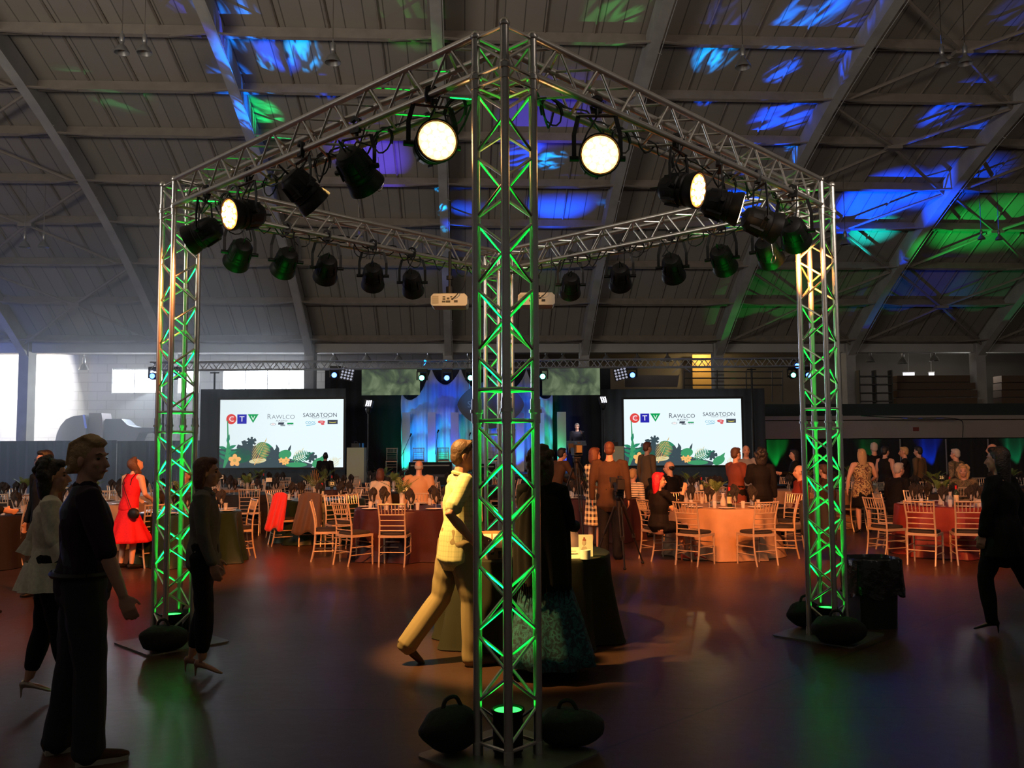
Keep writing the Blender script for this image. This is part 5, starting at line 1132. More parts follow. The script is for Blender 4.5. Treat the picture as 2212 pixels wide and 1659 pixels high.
# mezzanine furniture on the right: lit doorway, railing, seating, tubes of light
t = thing('light_tube', 'left glowing fluorescent tube under the mezzanine roof at right', 'light', P(1963, 808, 42)); m_fl = mat('fluorescent_lit', (.9, .9, 1), .4, emit=(.85, .82, 1), estr=5)
b = MB(); b.box((0, 0, 0), (.52, .08, .12)); b.obj('tube', m_fl, parent=t, smooth=False); b = MB(); b.box((0, .02, .09), (.6, .12, .05)); b.obj('fitting', m_conc, parent=t, smooth=False); b = MB(); b.tube([(0, 0, .1), (0, 0, 1.5)], .01, 4); b.obj('cord', m_conc, parent=t)
t = thing('light_tube', 'right short glowing fluorescent tube under the mezzanine roof', 'light', P(2012, 808, 42)); b = MB(); b.box((0, 0, 0), (.22, .08, .11)); b.obj('tube', m_fl, parent=t, smooth=False); b = MB(); b.box((0, .02, .09), (.3, .12, .05)); b.obj('fitting', m_conc, parent=t, smooth=False); b = MB(); b.tube([(0, 0, .1), (0, 0, 1.5)], .01, 4); b.obj('cord', m_conc, parent=t)
lamp('aisle_tube_light', 'POINT', P(2080, 795, 41), None, 90, (.9, .9, .85), size=.2)
dw = mat('door_panel_ochre', (.55, .33, .10), .7)
b = MB(); v0, v1 = P(1497, 868, 43.6), P(1536, 766, 43.6); b.box(((v0.x + v1.x) / 2, 43.6, (v0.z + v1.z) / 2), (v1.x - v0.x, .1, v1.z - v0.z)); struct(b, 'door_1', dw)
lamp('doorway_lamp', 'POINT', P(1519, 762, 42.8), None, 110, (1, .72, .30), size=.1)
t = thing('railing', 'dark pipe railing on the mezzanine above the right screen', 'railing', P(1590, 870, 37.2)); rt = Vector(t.location)
m_rail = mat('rail_pipe', (.07, .065, .06), .5)
for y in (803, 817, 832):
    a, c_ = P(1478, y, 37.2), P(1690, y, 37.2); b = MB(); b.tube([a - rt, c_ - rt], .03, 6); b.obj('rail', m_rail, parent=t)
for x in (1478, 1549, 1612, 1668, 1690): b = MB(); b.tube([P(x, 800, 37.2) - rt, P(x, 868, 37.2) - rt], .03, 6); b.obj('post', m_rail, parent=t)
t = thing('folded_banner', 'pale fabric sheet hanging on the railing above the right screen', 'banner', P(1410, 825, 36.9)); flat_solid([(1350, 805), (1360, 810), (1464, 811), (1468, 808), (1463, 836), (1350, 836)], 36.9, .05, mat('sheet_grey', (.17, .15, .14), .9), 'sheet', t)
m_seat = mat('bleacher_wood', (.11, .065, .04), .7)
for px0, px1, top, lb in ((1935, 2108, 810, 'stack of folded brown bleacher benches on the mezzanine'), (2160, 2300, 812, 'brown bleacher benches at the right picture edge on the mezzanine')):
    t = thing('bleacher', lb, 'bleacher', P((px0 + px1) / 2, 872, 38.5), 0, 'bleachers on the mezzanine'); rt = Vector(t.location)
    for k in range(4):
        y0 = 874 - k * 16; a, c_ = P(px0, y0, 38.5 + k * .45), P(px1, y0, 38.5 + k * .45); zt = P(px0, y0 - 14, 38.5 + k * .45).z; b = MB(); b.box(((a.x + c_.x) / 2 - rt.x, .2 + k * .45, (a.z + zt) / 2 - rt.z), (c_.x - a.x, .7, zt - a.z)); b.obj('bench', m_seat, parent=t, smooth=False)
t = thing('storage_rack', 'dark shelving rack of odds and ends left of the bleachers', 'shelf', P(1890, 872, 38.2)); rt = Vector(t.location); a, c_ = P(1855, 872, 38.2), P(1925, 872, 38.2); hh = P(1890, 800, 38.2).z - a.z
for x in (a.x, (a.x + c_.x) / 2, c_.x): b = MB(); b.box((x - rt.x, 0, hh / 2), (.05, .4, hh)); b.obj('upright', m_rail, parent=t, smooth=False)
for k in range(4): b = MB(); b.box(((a.x + c_.x) / 2 - rt.x, 0, .1 + k * hh / 4), (c_.x - a.x, .4, .05)); b.obj('shelf', m_rail, parent=t, smooth=False)
for px, lb in ((1946, 'left'), (2045, 'middle'), (2136, 'right')):
    p = P(px, 1000, 35.9); b = MB(); b.tube([(0, 0, 0), (0, 0, P(px, 948, 35.9).z)], .03, 7); o = b.obj('drape_pole', mat('pole_grey', (.30, .28, .27), .5), loc=(p.x, 35.9, 0)); tag(o, '%s of three thin grey drape poles under the mezzanine at right' % lb, 'pole', 'drape poles')
p = P(2006, 926, 36.4); b = MB(); b.box((0, 0, 0), (.26, .01, .17)); t = thing('wall_sign', 'small red sign on the pale mezzanine fascia', 'sign', p); b.obj('plate', mat('sign_red', (.22, .04, .03), .6), parent=t, smooth=False); t.location = HR @ Vector(((HR.inverted() @ p).x, 36.435, (HR.inverted() @ p).z)); t.rotation_euler.z = HY
b = MB(); pts = [P(x, y, 36.35) for x, y in ((1860, 898), (1960, 903), (2040, 903), (2070, 906), (2080, 915), (2079, 945))]; b.tube(bez(pts, 25), .02, 5); tag(b.obj('cable', m_blk2), 'thin black cable looping along the mezzanine fascia', 'cable')
# ------------------------------------------------------------------ people
def ring_chain(V, F, pts, rad, n=10, side=None):
    # rad: list of r or (r_side, r_front); side: direction of the first radius
    pts = [Vector(p) for p in pts]; N = len(pts); k0 = len(V)
    t0 = (pts[1] - pts[0]).normalized(); a = Vector(side) if side is not None else (t0.cross(Vector((0, 1, 0))) if abs(t0.y) < .9 else Vector((1, 0, 0)))
    P_ = [pts[0]] + pts + [pts[-1]]; R_ = [rad[0]] + list(rad) + [rad[-1]]
    rings = []
    for i in range(N):
        t = (pts[min(i + 1, N - 1)] - pts[max(i - 1, 0)]).normalized(); a = (a - t * a.dot(t)).normalized(); b = t.cross(a); r = rad[i]; ra, rb = (r, r) if not isinstance(r, tuple) else r
        if i == 0: rings.append((pts[i] - t * min(ra, rb) * .6, a, b, ra * .6, rb * .6))
        rings.append((pts[i], a, b, ra, rb))
        if i == N - 1: rings.append((pts[i] + t * min(ra, rb) * .6, a, b, ra * .6, rb * .6))
    for c, a_, b_, ra, rb in rings:
        for k in range(n): th = 2 * PI * k / n; V.append(c + a_ * math.cos(th) * ra + b_ * math.sin(th) * rb)
    M = len(rings)
    for i in range(M - 1):
        for k in range(n): F.append((k0 + i * n + k, k0 + i * n + (k + 1) % n, k0 + (i + 1) * n + (k + 1) % n, k0 + (i + 1) * n + k))
    F.append(tuple(k0 + k for k in range(n - 1, -1, -1))); F.append(tuple(k0 + (M - 1) * n + k for k in range(n)))
def ellipsoid(V, F, c, r, R=None, n=14, m=10):
    b = MB(); b.ball(c, r, n, m, R); k = len(V); V += [Vector(v) for v in b.v]; F += [tuple(i + k for i in f) for f in b.f]
_tmp = None
def remesh(V, F, voxel, m, name, parent, smooth=4, noise=None):
    global _tmp
    me = bpy.data.meshes.new('t'); me.from_pydata([tuple(v) for v in V], [], F)
    if _tmp is None:
        _tmp = bpy.data.scenes.new('workshop'); _o = bpy.data.objects.new('t', me); _tmp.collection.objects.link(_o)
        r = _o.modifiers.new('r', 'REMESH'); r.mode = 'VOXEL'; s = _o.modifiers.new('s', 'SMOOTH'); s.factor = .5
    o = _tmp.collection.objects[0]; o.data = me; o.modifiers['r'].voxel_size = voxel; o.modifiers['s'].iterations = max(1, smooth)
    vl = _tmp.view_layers[0]; vl.update(); dg = vl.depsgraph; ev = o.evaluated_get(dg); res = bpy.data.meshes.new_from_object(ev)
    res.name = name; res.materials.clear(); res.materials.append(m); res.polygons.foreach_set('use_smooth', [True] * len(res.polygons))
    if noise:
        ns = [n.vector.copy() for n in res.vertex_normals]; co = []
        for v, n in zip(res.vertices, ns): co += list(v.co + n * noise(v.co))
        res.vertices.foreach_set('co', co); res.update()
    ob = bpy.data.objects.new(name, res); COL.objects.link(ob); ob.parent = parent; return ob
SKIN = mat('skin_fair', (.52, .28, .19), .5); SKIN2 = mat('skin_tan', (.40, .20, .13), .5)
def cl(name, col, rough=.8, **k): return mat('fabric_' + name, col, rough, **{'spec': .2, **k})
m_eye = mat('eye_dark', (.02, .015, .012), .2); m_lip = mat('lip_rose', (.35, .10, .08), .5); m_brow = mat('brow_brown', (.10, .05, .03), .8)
def person(px, D, facing, H, label, top=None, bottom=None, hair=None, pose='stand', fem=False, near=False, arms=None, legs=None, lean=0.0, leanx=0.0, head=(0, 0, 0), foot_z=0.0, shoe=None, skin=None, sleeve=1.0, top_len=0.0, heels=0.0, bulk=1.0, extra=None, group=None, py=960, top_neck=False, skirt=None, face=True, headlift=0.0):
    """facing: degrees from the view direction (0 = back to us), positive turns to our left; arms: {'L': (elbow, wrist), 'R': ...} offsets from the shoulder in person space (x right, y forward, z up)"""
    p = P(px, py, D); k = H / 1.75; skin = skin or SKIN
    t = thing('person', label, 'person', Vector((p.x, D, foot_z)), math.radians(facing), group)
    sit = pose == 'sit'; vx = .010 if near else .015
    pel = Vector((0, 0, .93 if not sit else .58)); sp = Matrix.Rotation(-math.radians(lean), 3, 'X') @ Matrix.Rotation(math.radians(leanx), 3, 'Y')
    L_ = lambda x, y, z: pel + sp @ Vector((x, y, z))                  # torso space, z above the pelvis
    shw = (.165 if fem else .19) * (1 + (bulk - 1) * .5); hipw = .095
    sh = {s: L_(sx * shw, -.0, .50) for s, sx in (('L', -1), ('R', 1))}
    neck = L_(0, .0, .56); HRm = Matrix.Rotation(math.radians(head[0]), 3, 'Z') @ Matrix.Rotation(-math.radians(head[1]), 3, 'X') @ Matrix.Rotation(math.radians(head[2]), 3, 'Y')
    hc = neck + sp @ Vector((0, .02, .135 + headlift))
    arms = arms or {}
    AR = {}
    for s, sx in (('L', -1), ('R', 1)):
        e, w = arms.get(s, (((sx * .06), -.02, -.29), (sx * .07, .05, -.54)))
        AR[s] = (sh[s], sh[s] + Vector(e), sh[s] + Vector(w))
    hl = heels * .06
    if legs: LG = {s: [Vector(v) for v in legs[s]] for s in 'LR'}
    elif sit: LG = {s: [Vector((sx * .10, .02, .53)), Vector((sx * .13, .44, .52)), Vector((sx * .13, .42, .09 + hl))] for s, sx in (('L', -1), ('R', 1))}
    else: LG = {s: [pel + Vector((sx * hipw, 0, -.02)), Vector((sx * .10, .02, .50 + hl * .5)), Vector((sx * .11, -.02, .09 + hl))] for s, sx in (('L', -1), ('R', 1))}
    V, F = [], []
    B = bulk
    # ---- body: torso, neck, head, arms, hands, legs, one surface
    ring_chain(V, F, [L_(0, 0, -.06), L_(0, .005, .06), L_(0, .01, .18), L_(0, .01, .34), L_(0, 0, .46), L_(0, 0, .53)], [(.15 * B, .11 * B), (.155 * B, .115 * B), ((.12 if fem else .14) * B, .095 * B), (.15 * B, .11 * B), (.155 * B, .09), (.08, .06)], 14, side=(1, 0, 0))
    ring_chain(V, F, [L_(0, -.005, .48), neck, hc + HRm @ Vector((0, -.015, -.06))], [.06, .050 if fem else .058, .050], 10)
    X_ = lambda x, y, z: hc + HRm @ Vector((x, y, z))
    ellipsoid(V, F, X_(0, -.012, .035), (.074, .093, .088), HRm); ellipsoid(V, F, X_(0, .022, -.035), (.058, .070, .080), HRm); ellipsoid(V, F, X_(0, .052, -.085), (.030, .030, .026), HRm)
    ring_chain(V, F, [X_(0, .082, .018), X_(0, .103, -.012), X_(0, .112, -.028), X_(0, .092, -.036)], [.010, .012, .016, .012], 8)
    ellipsoid(V, F, X_(0, .078, .034), (.045, .016, .010), HRm); ellipsoid(V, F, X_(0, .086, -.060), (.022, .012, .012), HRm)
    for sx in (-1, 1): ellipsoid(V, F, X_(sx * .076, -.008, -.008), (.008, .020, .033), HRm); ellipsoid(V, F, X_(sx * .038, .065, -.02), (.020, .020, .022), HRm)
    for s, sx in (('L', -1), ('R', 1)):
        S, E, W = AR[s]; ring_chain(V, F, [S + Vector((-sx * .05, 0, 0)), S, S.lerp(E, .5), E, E.lerp(W, .35), W], [.055, .055, .048 * B, .040, .040, .026], 10)
        d = (W - E).normalized(); cur = arms.get('curl' + s, .5); pn = Vector(arms.get('palm' + s, (-sx, .2, 0))); pn = (pn - d * pn.dot(d)).normalized(); la = d.cross(pn).normalized() * (1 if (d.cross(pn)).y > 0 else -1)
        ring_chain(V, F, [W, W + d * .045, W + d * .085], [(.024, .018), (.040, .015), (.040, .013)], 10, side=la)
        for q, (ln) in enumerate((.068, .078, .073, .058)):
            b0 = W + d * .085 + la * (.030 - .020 * q); pts = [b0]; dd = d.copy()
            for g in (.45, .32, .23): dd = (dd + pn * cur * .62).normalized(); pts.append(pts[-1] + dd * ln * g * 1.05)
            ring_chain(V, F, pts, [.0095, .009, .008, .007], 7)
        b0 = W + d * .025 + la * .028; ring_chain(V, F, [b0, b0 + la * .022 + d * .028 + pn * .012, b0 + la * .030 + d * .055 + pn * .028], [.012, .010, .008], 7)
    for s, sx in (('L', -1), ('R', 1)):
        h, kn, an = LG[s]; ring_chain(V, F, [h + Vector((0, 0, .03)), h.lerp(kn, .45), kn, kn.lerp(an, .3), an.lerp(kn, .15), an], [.082 * B, .072 * B, .054, .055, .040, .034], 10)
        fd = Vector((arms.get('toe' + s, sx * .12), 1, 0)).normalized(); pitch = arms.get('pitch' + s, -hl / .16 * .9 if heels else 0.0)
        bz = fd * math.cos(pitch) + Vector((0, 0, math.sin(pitch)))
        ring_chain(V, F, [an, an - fd * .03 + Vector((0, 0, -.045)), an + bz * .06 + Vector((0, 0, -.05)), an + bz * .14 + Vector((0, 0, -.062))], [(.032, .03), (.022, .020), (.028, .012), (.022, .008)], 10, side=(1, 0, 0))
        # shoes
        Vs, Fs = [], []; sm = shoe or cl('shoe_black', (.012, .011, .01), .4); fz = Vector((0, 0, -.058))
        if heels:
            ring_chain(Vs, Fs, [an - fd * .045 + fz * .7, an + bz * .05 + fz * 1.05, an + bz * .13 + fz * 1.2, an + bz * .17 + fz * 1.22], [(.028, .030), (.034, .016), (.038, .012), (.014, .008)], 10, side=(1, 0, 0))
            hp = an - fd * .05 + fz; ring_chain(Vs, Fs, [hp, Vector((hp.x, hp.y - .0, max(.006, an.z - .09 - hl + .006)))], [.013, .006], 7)
        else:
            ring_chain(Vs, Fs, [an - bz * .055 + Vector((0, 0, -.04)), an + Vector((0, 0, -.035)), an + bz * .08 + Vector((0, 0, -.055)), an + bz * .16 + Vector((0, 0, -.062)), an + bz * .195 + Vector((0, 0, -.066))], [(.032, .036), (.042, .045), (.045, .034), (.046, .026), (.028, .018)], 10, side=(1, 0, 0))
        zt = min(v.z for v in Vs)
        if not pitch or heels:
            for v in Vs: v.z = max(v.z, .004 if not sit else .004)
        remesh(Vs, Fs, .008 if near else .012, sm, 'shoe', t, 2)
        if extra and 'sole' in extra: b = MB(); b.prism([(-.045, -.06), (.045, -.06), (.05, .05), (.048, .15), (.03, .20), (-.03, .20), (-.048, .15), (-.05, .05)], (an.x, an.y, .0 if not pitch else an.z - .09), (fd.y, -fd.x, 0), fd + Vector((0, 0, math.sin(pitch))), .026); q = b.obj('shoe_sole', extra['sole'], smooth=False); q.parent = t
    remesh(V, F, vx if not near else .0075, skin, 'body', t, 3)
    # ---- face
    if face:
        for sx in (-1, 1):
            b = MB(); b.ball(X_(sx * .032, .075, .010), (.012, .008, .007), 10, 6, HRm); b.obj('eye', m_eye).parent = t
            b = MB(); b.tube([X_(sx * .015, .088, .033), X_(sx * .034, .085, .038), X_(sx * .050, .070, .032)], [.003, .004, .0025], 6); b.obj('eyebrow', m_brow).parent = t
        b = MB(); b.ball(X_(0, .096, -.059), (.024, .006, .006), 10, 6, HRm); b.obj('mouth', m_lip).parent = t
    # ---- bottom
    if bottom:
        bm_, kind = bottom; V, F = [], []; cut = {'trousers': 1.0, 'cropped': .82, 'shorts': .25}.get(kind, 1.0)
        if kind in ('trousers', 'cropped', 'slim'):
            ring_chain(V, F, [L_(0, 0, .12), L_(0, 0, .02), L_(0, 0, -.07)], [(.155 * B, .118 * B), (.172 * B, .128 * B), (.165 * B, .12 * B)], 14, side=(1, 0, 0))
            for s in 'LR':
                h, kn, an = LG[s]; e = kn.lerp(an, cut) + Vector((0, 0, -.045 if cut == 1 else 0)); w = 1.0 if kind == 'trousers' else .86
                e.z = max(e.z, .035)
                ring_chain(V, F, [h + Vector((0, 0, .05)), h.lerp(kn, .4), kn, kn.lerp(e, .5), e], [.100 * B, .094 * B * w, .086 * w, .082 * w, (.082 if kind == 'trousers' else .060) * w], 12)
            fold = (lambda co: .0022 * math.sin(co.z * 31 + co.x * 34 + 2 * math.sin(co.z * 9)) + .003 * math.sin(co.x * 60 + co.z * 6)) if near else None
            remesh(V, F, .011 if near else .018, bm_, 'trousers', t, 3, fold)
    if skirt:
        sm_, zlow, flare = skirt; V, F = [], []
        if sit:
            ring_chain(V, F, [L_(0, 0, .10), L_(0, 0, 0)], [(.15 * B, .12 * B), (.18 * B, .15 * B)], 14, side=(1, 0, 0))
            ring_chain(V, F, [Vector((0, .0, .55)), Vector((0, .25, .55)), Vector((0, .46, .53))], [(.19 * B, .105), (.18 * B, .095), (.16, .08)], 14, side=(1, 0, 0))
        else:
            r0 = .165 * B; n = 40; b = MB(); zs = [.98, .88, .75] + [.75 - (.75 - zlow) * i / 6 for i in range(1, 7)]
            for j, z in enumerate(zs):
                q = 0 if z > .86 else (.86 - z) / (.86 - zlow + .01); ky = .78 + .2 * q
                c0 = pel + (LG['L'][1] + LG['R'][1] - 2 * pel) * .5 * min(1, max(0, (.93 - z) / .5)); 
                for i in range(n):
                    th = 2 * PI * i / n; r = (.148 * B if z > .95 else r0) + q * flare + q * flare * .16 * math.sin(9 * th + z * 3) + .006 * math.sin(5 * th)
                    V.append(Vector((c0.x + r * math.cos(th), c0.y + r * ky * math.sin(th), z)))
            F = [(j * n + i, j * n + (i + 1) % n, (j + 1) * n + (i + 1) % n, (j + 1) * n + i) for j in range(len(zs) - 1) for i in range(n)] + [tuple(range(n - 1, -1, -1)), tuple((len(zs) - 1) * n + i for i in range(n))]
        if sit: remesh(V, F, .016, sm_, 'skirt', t, 4)
        else: b = MB(); b.add(V, F); b.obj('skirt', sm_, smooth='all').parent = t
    # ---- top
    if top:
        V, F = [], []; z0 = -.02 - top_len; o = .012
        ring_chain(V, F, [L_(0, 0, z0), L_(0, .0, .06), L_(0, .01, .18), L_(0, .01, .34), L_(0, 0, .45), L_(0, 0, .515)], [((.160 + top_len * .12) * B + o, .118 * B + o + top_len * .05), (.157 * B + o, .118 * B + o), ((.125 if fem else .148) * B + o, .10 * B + o), (.155 * B + o, .115 * B + o), (.158 * B + o, .095 + o), (.10, .07)], 16, side=(1, 0, 0))
        if top_neck: ring_chain(V, F, [L_(0, 0, .50), L_(0, 0, .565)], [.075, .064], 12)
        for s, sx in (('L', -1), ('R', 1)):
            S, E, W = AR[s]
            if sleeve > 0:
                pts = [S + Vector((-sx * .05, 0, 0)), S + Vector((sx * .005, 0, .005))]; rr = [.068, .070]
                if sleeve >= .5: pts += [S.lerp(E, .5)]; rr += [.062 * B]
                if sleeve <= .5: pts += [S.lerp(E, min(1, sleeve * 2) * .8)]; rr += [.066 * B]
                else: pts += [E, E.lerp(W, (sleeve - .5) * 2 * .96)]; rr += [.054, .048 if sleeve > .8 else .052]
                ring_chain(V, F, pts, rr, 12)
            else: ring_chain(V, F, [S + Vector((-sx * .07, 0, 0)), S + Vector((-sx * .03, 0, .01))], [.055, .045], 10)
        fold = (lambda co: .004 * math.sin(co.z * 26 + co.x * 38 + 3 * math.sin(co.y * 14 + co.z * 5)) if near else 0)
        remesh(V, F, .0095 if near else .016, top, 'top', t, 3, fold if near else None)
    # ---- hair
    if hair:
        hm, kind = hair; V, F = [], []
        if kind != 'bald':
            ellipsoid(V, F, X_(0, -.024, .046), (.083, .094, .092), HRm); ellipsoid(V, F, X_(0, -.054, -.005), (.071 if kind == 'short' else .078, .060, .075), HRm)
            ellipsoid(V, F, X_(0, .035, .098), (.062, .050, .034), HRm)
        else:
            ellipsoid(V, F, X_(0, -.055, -.0), (.080, .052, .055), HRm)
            for sx in (-1, 1): ellipsoid(V, F, X_(sx * .062, -.02, .005), (.020, .045, .030), HRm)
        if kind in ('bob', 'long', 'curly', 'wavy'):
            zl = {'bob': -.12, 'curly': -.15, 'long': -.30, 'wavy': -.22}[kind]; w = .085 if kind != 'curly' else .11
            ring_chain(V, F, [X_(0, -.045, .03), X_(0, -.055, -.07), hc + HRm @ Vector((0, -.05, -.07)) + sp @ Vector((0, -.012, zl + .07))], [(w, .065), (w * 1.05, .058), (w * .8, .035)], 14, side=HRm @ Vector((1, 0, 0)))
            for sx in (-1, 1): ring_chain(V, F, [X_(sx * .068, -.02, .05), X_(sx * .076, -.028, -.04), X_(sx * .068, -.035, max(zl, -.14))], [.026, .028, .018], 8)
        if kind == 'curly':
            r = random.Random(int(px))
            for i in range(34): th, ph = r.uniform(0, 2 * PI), r.uniform(.1, 2.2); v = Vector((math.sin(ph) * math.cos(th) * .105, -.03 - abs(math.sin(ph) * math.sin(th)) * .09, .03 + math.cos(ph) * .115)); ellipsoid(V, F, X_(*v), (.032, .032, .032), None, 8, 6)
        if kind == 'swept':
            for i in range(7): ring_chain(V, F, [X_(-.045 + .015 * i, .062, .095), X_(-.05 + .017 * i, .0, .140 - .003 * abs(i - 3)), X_(-.05 + .017 * i, -.085, .09), X_(-.045 + .015 * i, -.115, -.02)], [.012, .017, .018, .012], 7)
            for i in range(7): ellipsoid(V, F, X_(-.055 + .018 * i, -.098, -.055), (.018, .018, .022), None, 8, 6)
        if kind == 'bun': ellipsoid(V, F, X_(0, -.11, .05), (.04, .04, .04), HRm)
        remesh(V, F, .008 if near else .013, hm, 'hair', t, 2 if kind in ('curly', 'swept') else 3)
    if extra:
        if 'glasses' in extra:
            b = MB()
            for sx in (-1, 1): b.tube([X_(sx * .032 + .020 * math.cos(a), .090, .010 + .015 * math.sin(a)) for a in [2 * PI * i / 12 for i in range(13)]], .002, 5); b.tube([X_(sx * .052, .088, .014), X_(sx * .078, .0, .012)], .0022, 5)
            b.tube([X_(-.012, .092, .012), X_(.012, .092, .012)], .002, 5); b.obj('glasses', m_blk).parent = t
        if 'shades' in extra:
            b = MB()
            for sx in (-1, 1): b.ball(X_(sx * .033, .055, .122), (.026, .014, .016), 12, 8, HRm @ Matrix.Rotation(.6, 3, 'X')); b.tube([X_(sx * .058, .05, .12), X_(sx * .086, -.02, .05), X_(sx * .084, -.05, .0)], .0035, 6)
            b.tube([X_(-.03, .062, .126), X_(.03, .062, .126)], .004, 6); b.obj('sunglasses', mat('sunglass_black', (.01, .01, .01), .12)).parent = t
        if 'belt' in extra:
            b = MB(); n = 30; R0 = [(L_(math.cos(2 * PI * i / n) * .180 * B, math.sin(2 * PI * i / n) * .137 * B, .075)) for i in range(n + 1)]; b.tube(R0, .018, 6); b.obj('belt', extra['belt']).parent = t
        if 'collar' in extra:
            b = MB(); n = 24; pts = [L_(math.cos(2 * PI * i / n) * .072, math.sin(2 * PI * i / n) * .066 + .005, .545 - .018 * math.sin(2 * PI * i / n)) for i in range(n + 1)]; b.tube(pts, .016, 6); b.obj('collar', extra['collar']).parent = t
        if 'straps' in extra:
            for sx in (-1, 1): b = MB(); b.tube([L_(sx * .085, -.115, .36), L_(sx * .080, -.10, .46), L_(sx * .085, -.03, .555), L_(sx * .09, .07, .50)], .006, 5); b.obj('strap', extra['straps']).parent = t
        if 'peplum' in extra:
            b = MB(); n = 44; V = []; zz_ = (.08, .02, -.05, -.12)
            for j, z in enumerate(zz_):
                for i in range(n): th = 2 * PI * i / n; r = .188 + .026 * j + .006 * j * math.sin(11 * th); V.append(L_(r * math.cos(th), r * .8 * math.sin(th), z))
            b.add(V, [(j * n + i, j * n + (i + 1) % n, (j + 1) * n + (i + 1) % n, (j + 1) * n + i) for j in range(3) for i in range(n)]); b.obj('peplum', top, smooth='all').parent = t
            for s, sx in (('L', -1), ('R', 1)):
                S, E, W = AR[s]; d = (W - E).normalized(); a = d.cross(Vector((0, 1, 0))).normalized(); c_ = d.cross(a); b = MB(); V = []; o_ = E.lerp(W, .10)
                for j, (z, r) in enumerate(((0, .055), (.05, .075), (.10, .095))):
                    for i in range(24): th = 2 * PI * i / 24; q = r * (1 + .10 * math.sin(6 * th) * (j > 0)); V.append(o_ + d * z + a * q * math.cos(th) + c_ * q * math.sin(th))
                b.add(V, [(j * 24 + i, j * 24 + (i + 1) % 24, (j + 1) * 24 + (i + 1) % 24, (j + 1) * 24 + i) for j in range(2) for i in range(24)]); b.obj('sleeve_ruffle', top, smooth='all').parent = t
        if 'vest' in extra:
            V, F = [], []; ring_chain(V, F, [L_(0, 0, -.005), L_(0, .0, .06), L_(0, .01, .18), L_(0, .01, .34), L_(0, -.005, .44), L_(0, -.01, .51)], [(.185, .142), (.180, .138), (.170, .125), (.176, .136), (.150, .122), (.085, .085)], 18, side=(1, 0, 0))
            remesh(V, F, .010, extra['vest'], 'vest', t, 3, lambda co: .004 * math.sin(co.z * 34 + co.x * 22))
            b = MB(); b.tube([L_(-.06, -.148, .08), L_(.02, -.152, .085), L_(.09, -.142, .08)], .011, 6); b.ball(L_(.0, -.158, .085), (.016, .006, .016), 10, 6); b.obj('back_strap', extra['vest']).parent = t
        if 'shawl' in extra:
            V, F = [], []; ring_chain(V, F, [L_(0, -.01, -.22), L_(0, -.01, .05), L_(0, 0, .28), L_(0, 0, .44), L_(0, 0, .535)], [(.24, .19), (.235, .185), (.225, .165), (.20, .125), (.09, .08)], 18, side=(1, 0, 0))
            remesh(V, F, .012, extra['shawl'], 'shawl', t, 3, lambda co: .009 * math.sin(math.atan2(co.y, co.x) * 13 + co.z * 4))
            b = MB(); n = 60
            for i in range(n): th = 2 * PI * i / n; a_ = L_(.235 * math.cos(th), .185 * math.sin(th) - .01, -.20); b.tube([a_, a_ + Vector((.01 * math.sin(i * 3), .01 * math.cos(i * 5), -.13 - .03 * math.sin(i * 2.3)))], [.007, .002], 4)
            b.obj('fringe', extra['shawl']).parent = t
        if 'bag' in extra:
            b = MB(); b.ball(L_(.22, -.10, -.08), (.11, .05, .09), 14, 10); b.obj('handbag', m_blk).parent = t; b = MB(); b.tube(bez([L_(-.10, .0, .53), L_(-.04, -.125, .36), L_(.10, -.145, .15), L_(.20, -.13, -.02)], 12), .006, 5); b.obj('bag_strap', m_blk).parent = t
        if 'fork' in extra:
            S, E, W = AR[extra['fork']]; d = (W - E).normalized(); b = MB(); b.tube([W + d * .08 + Vector((0, .03, 0)), W + d * .08 + Vector((-.05, .09, .12))], .004, 5); b.obj('fork', m_badge).parent = t
    t.scale = (k, k, k)
    return t
# fabrics with pattern
def checks(name, c1, c2, sc, w=.5, rough=.8, c3=None):
    m = mat(name, c1, rough); nt, (nd, lk, bs) = m.node_tree, nodes_of(m); tc = nd.new('ShaderNodeTexCoord'); sp = nd.new('ShaderNodeSeparateXYZ'); lk.new(tc.outputs['Object'], sp.inputs[0])
    u = mathn(nt, 'ADD', sp.outputs['X'], mathn(nt, 'MULTIPLY', sp.outputs['Y'], 1.0)); f = lambda q: mathn(nt, 'LESS_THAN', mathn(nt, 'FRACT', mathn(nt, 'MULTIPLY', q, sc)), w)
    a, b = f(u), f(sp.outputs['Z']); s = mathn(nt, 'MULTIPLY', mathn(nt, 'ADD', a, b), .5); lk.new(mixc(nt, s, c1, c2), bs.inputs['Base Color']); return m
m_plaid = checks('shirt_yellow_check', (.68, .60, .30), (.50, .46, .22), 26, .22)
m_ging = checks('dress_black_check', (.80, .70, .45), (.012, .010, .010), 11, .5)
m_stripe = mat('shawl_striped', (.8, .68, .5), .8)
nt, (nd, lk, bs) = m_stripe.node_tree, nodes_of(m_stripe); tc = nd.new('ShaderNodeTexCoord'); sp = nd.new('ShaderNodeSeparateXYZ'); lk.new(tc.outputs['Object'], sp.inputs[0]); lk.new(mixc(nt, mathn(nt, 'LESS_THAN', mathn(nt, 'FRACT', mathn(nt, 'MULTIPLY', sp.outputs['Z'], 22)), .3), (.75, .62, .42), (.05, .04, .04)), bs.inputs['Base Color'])
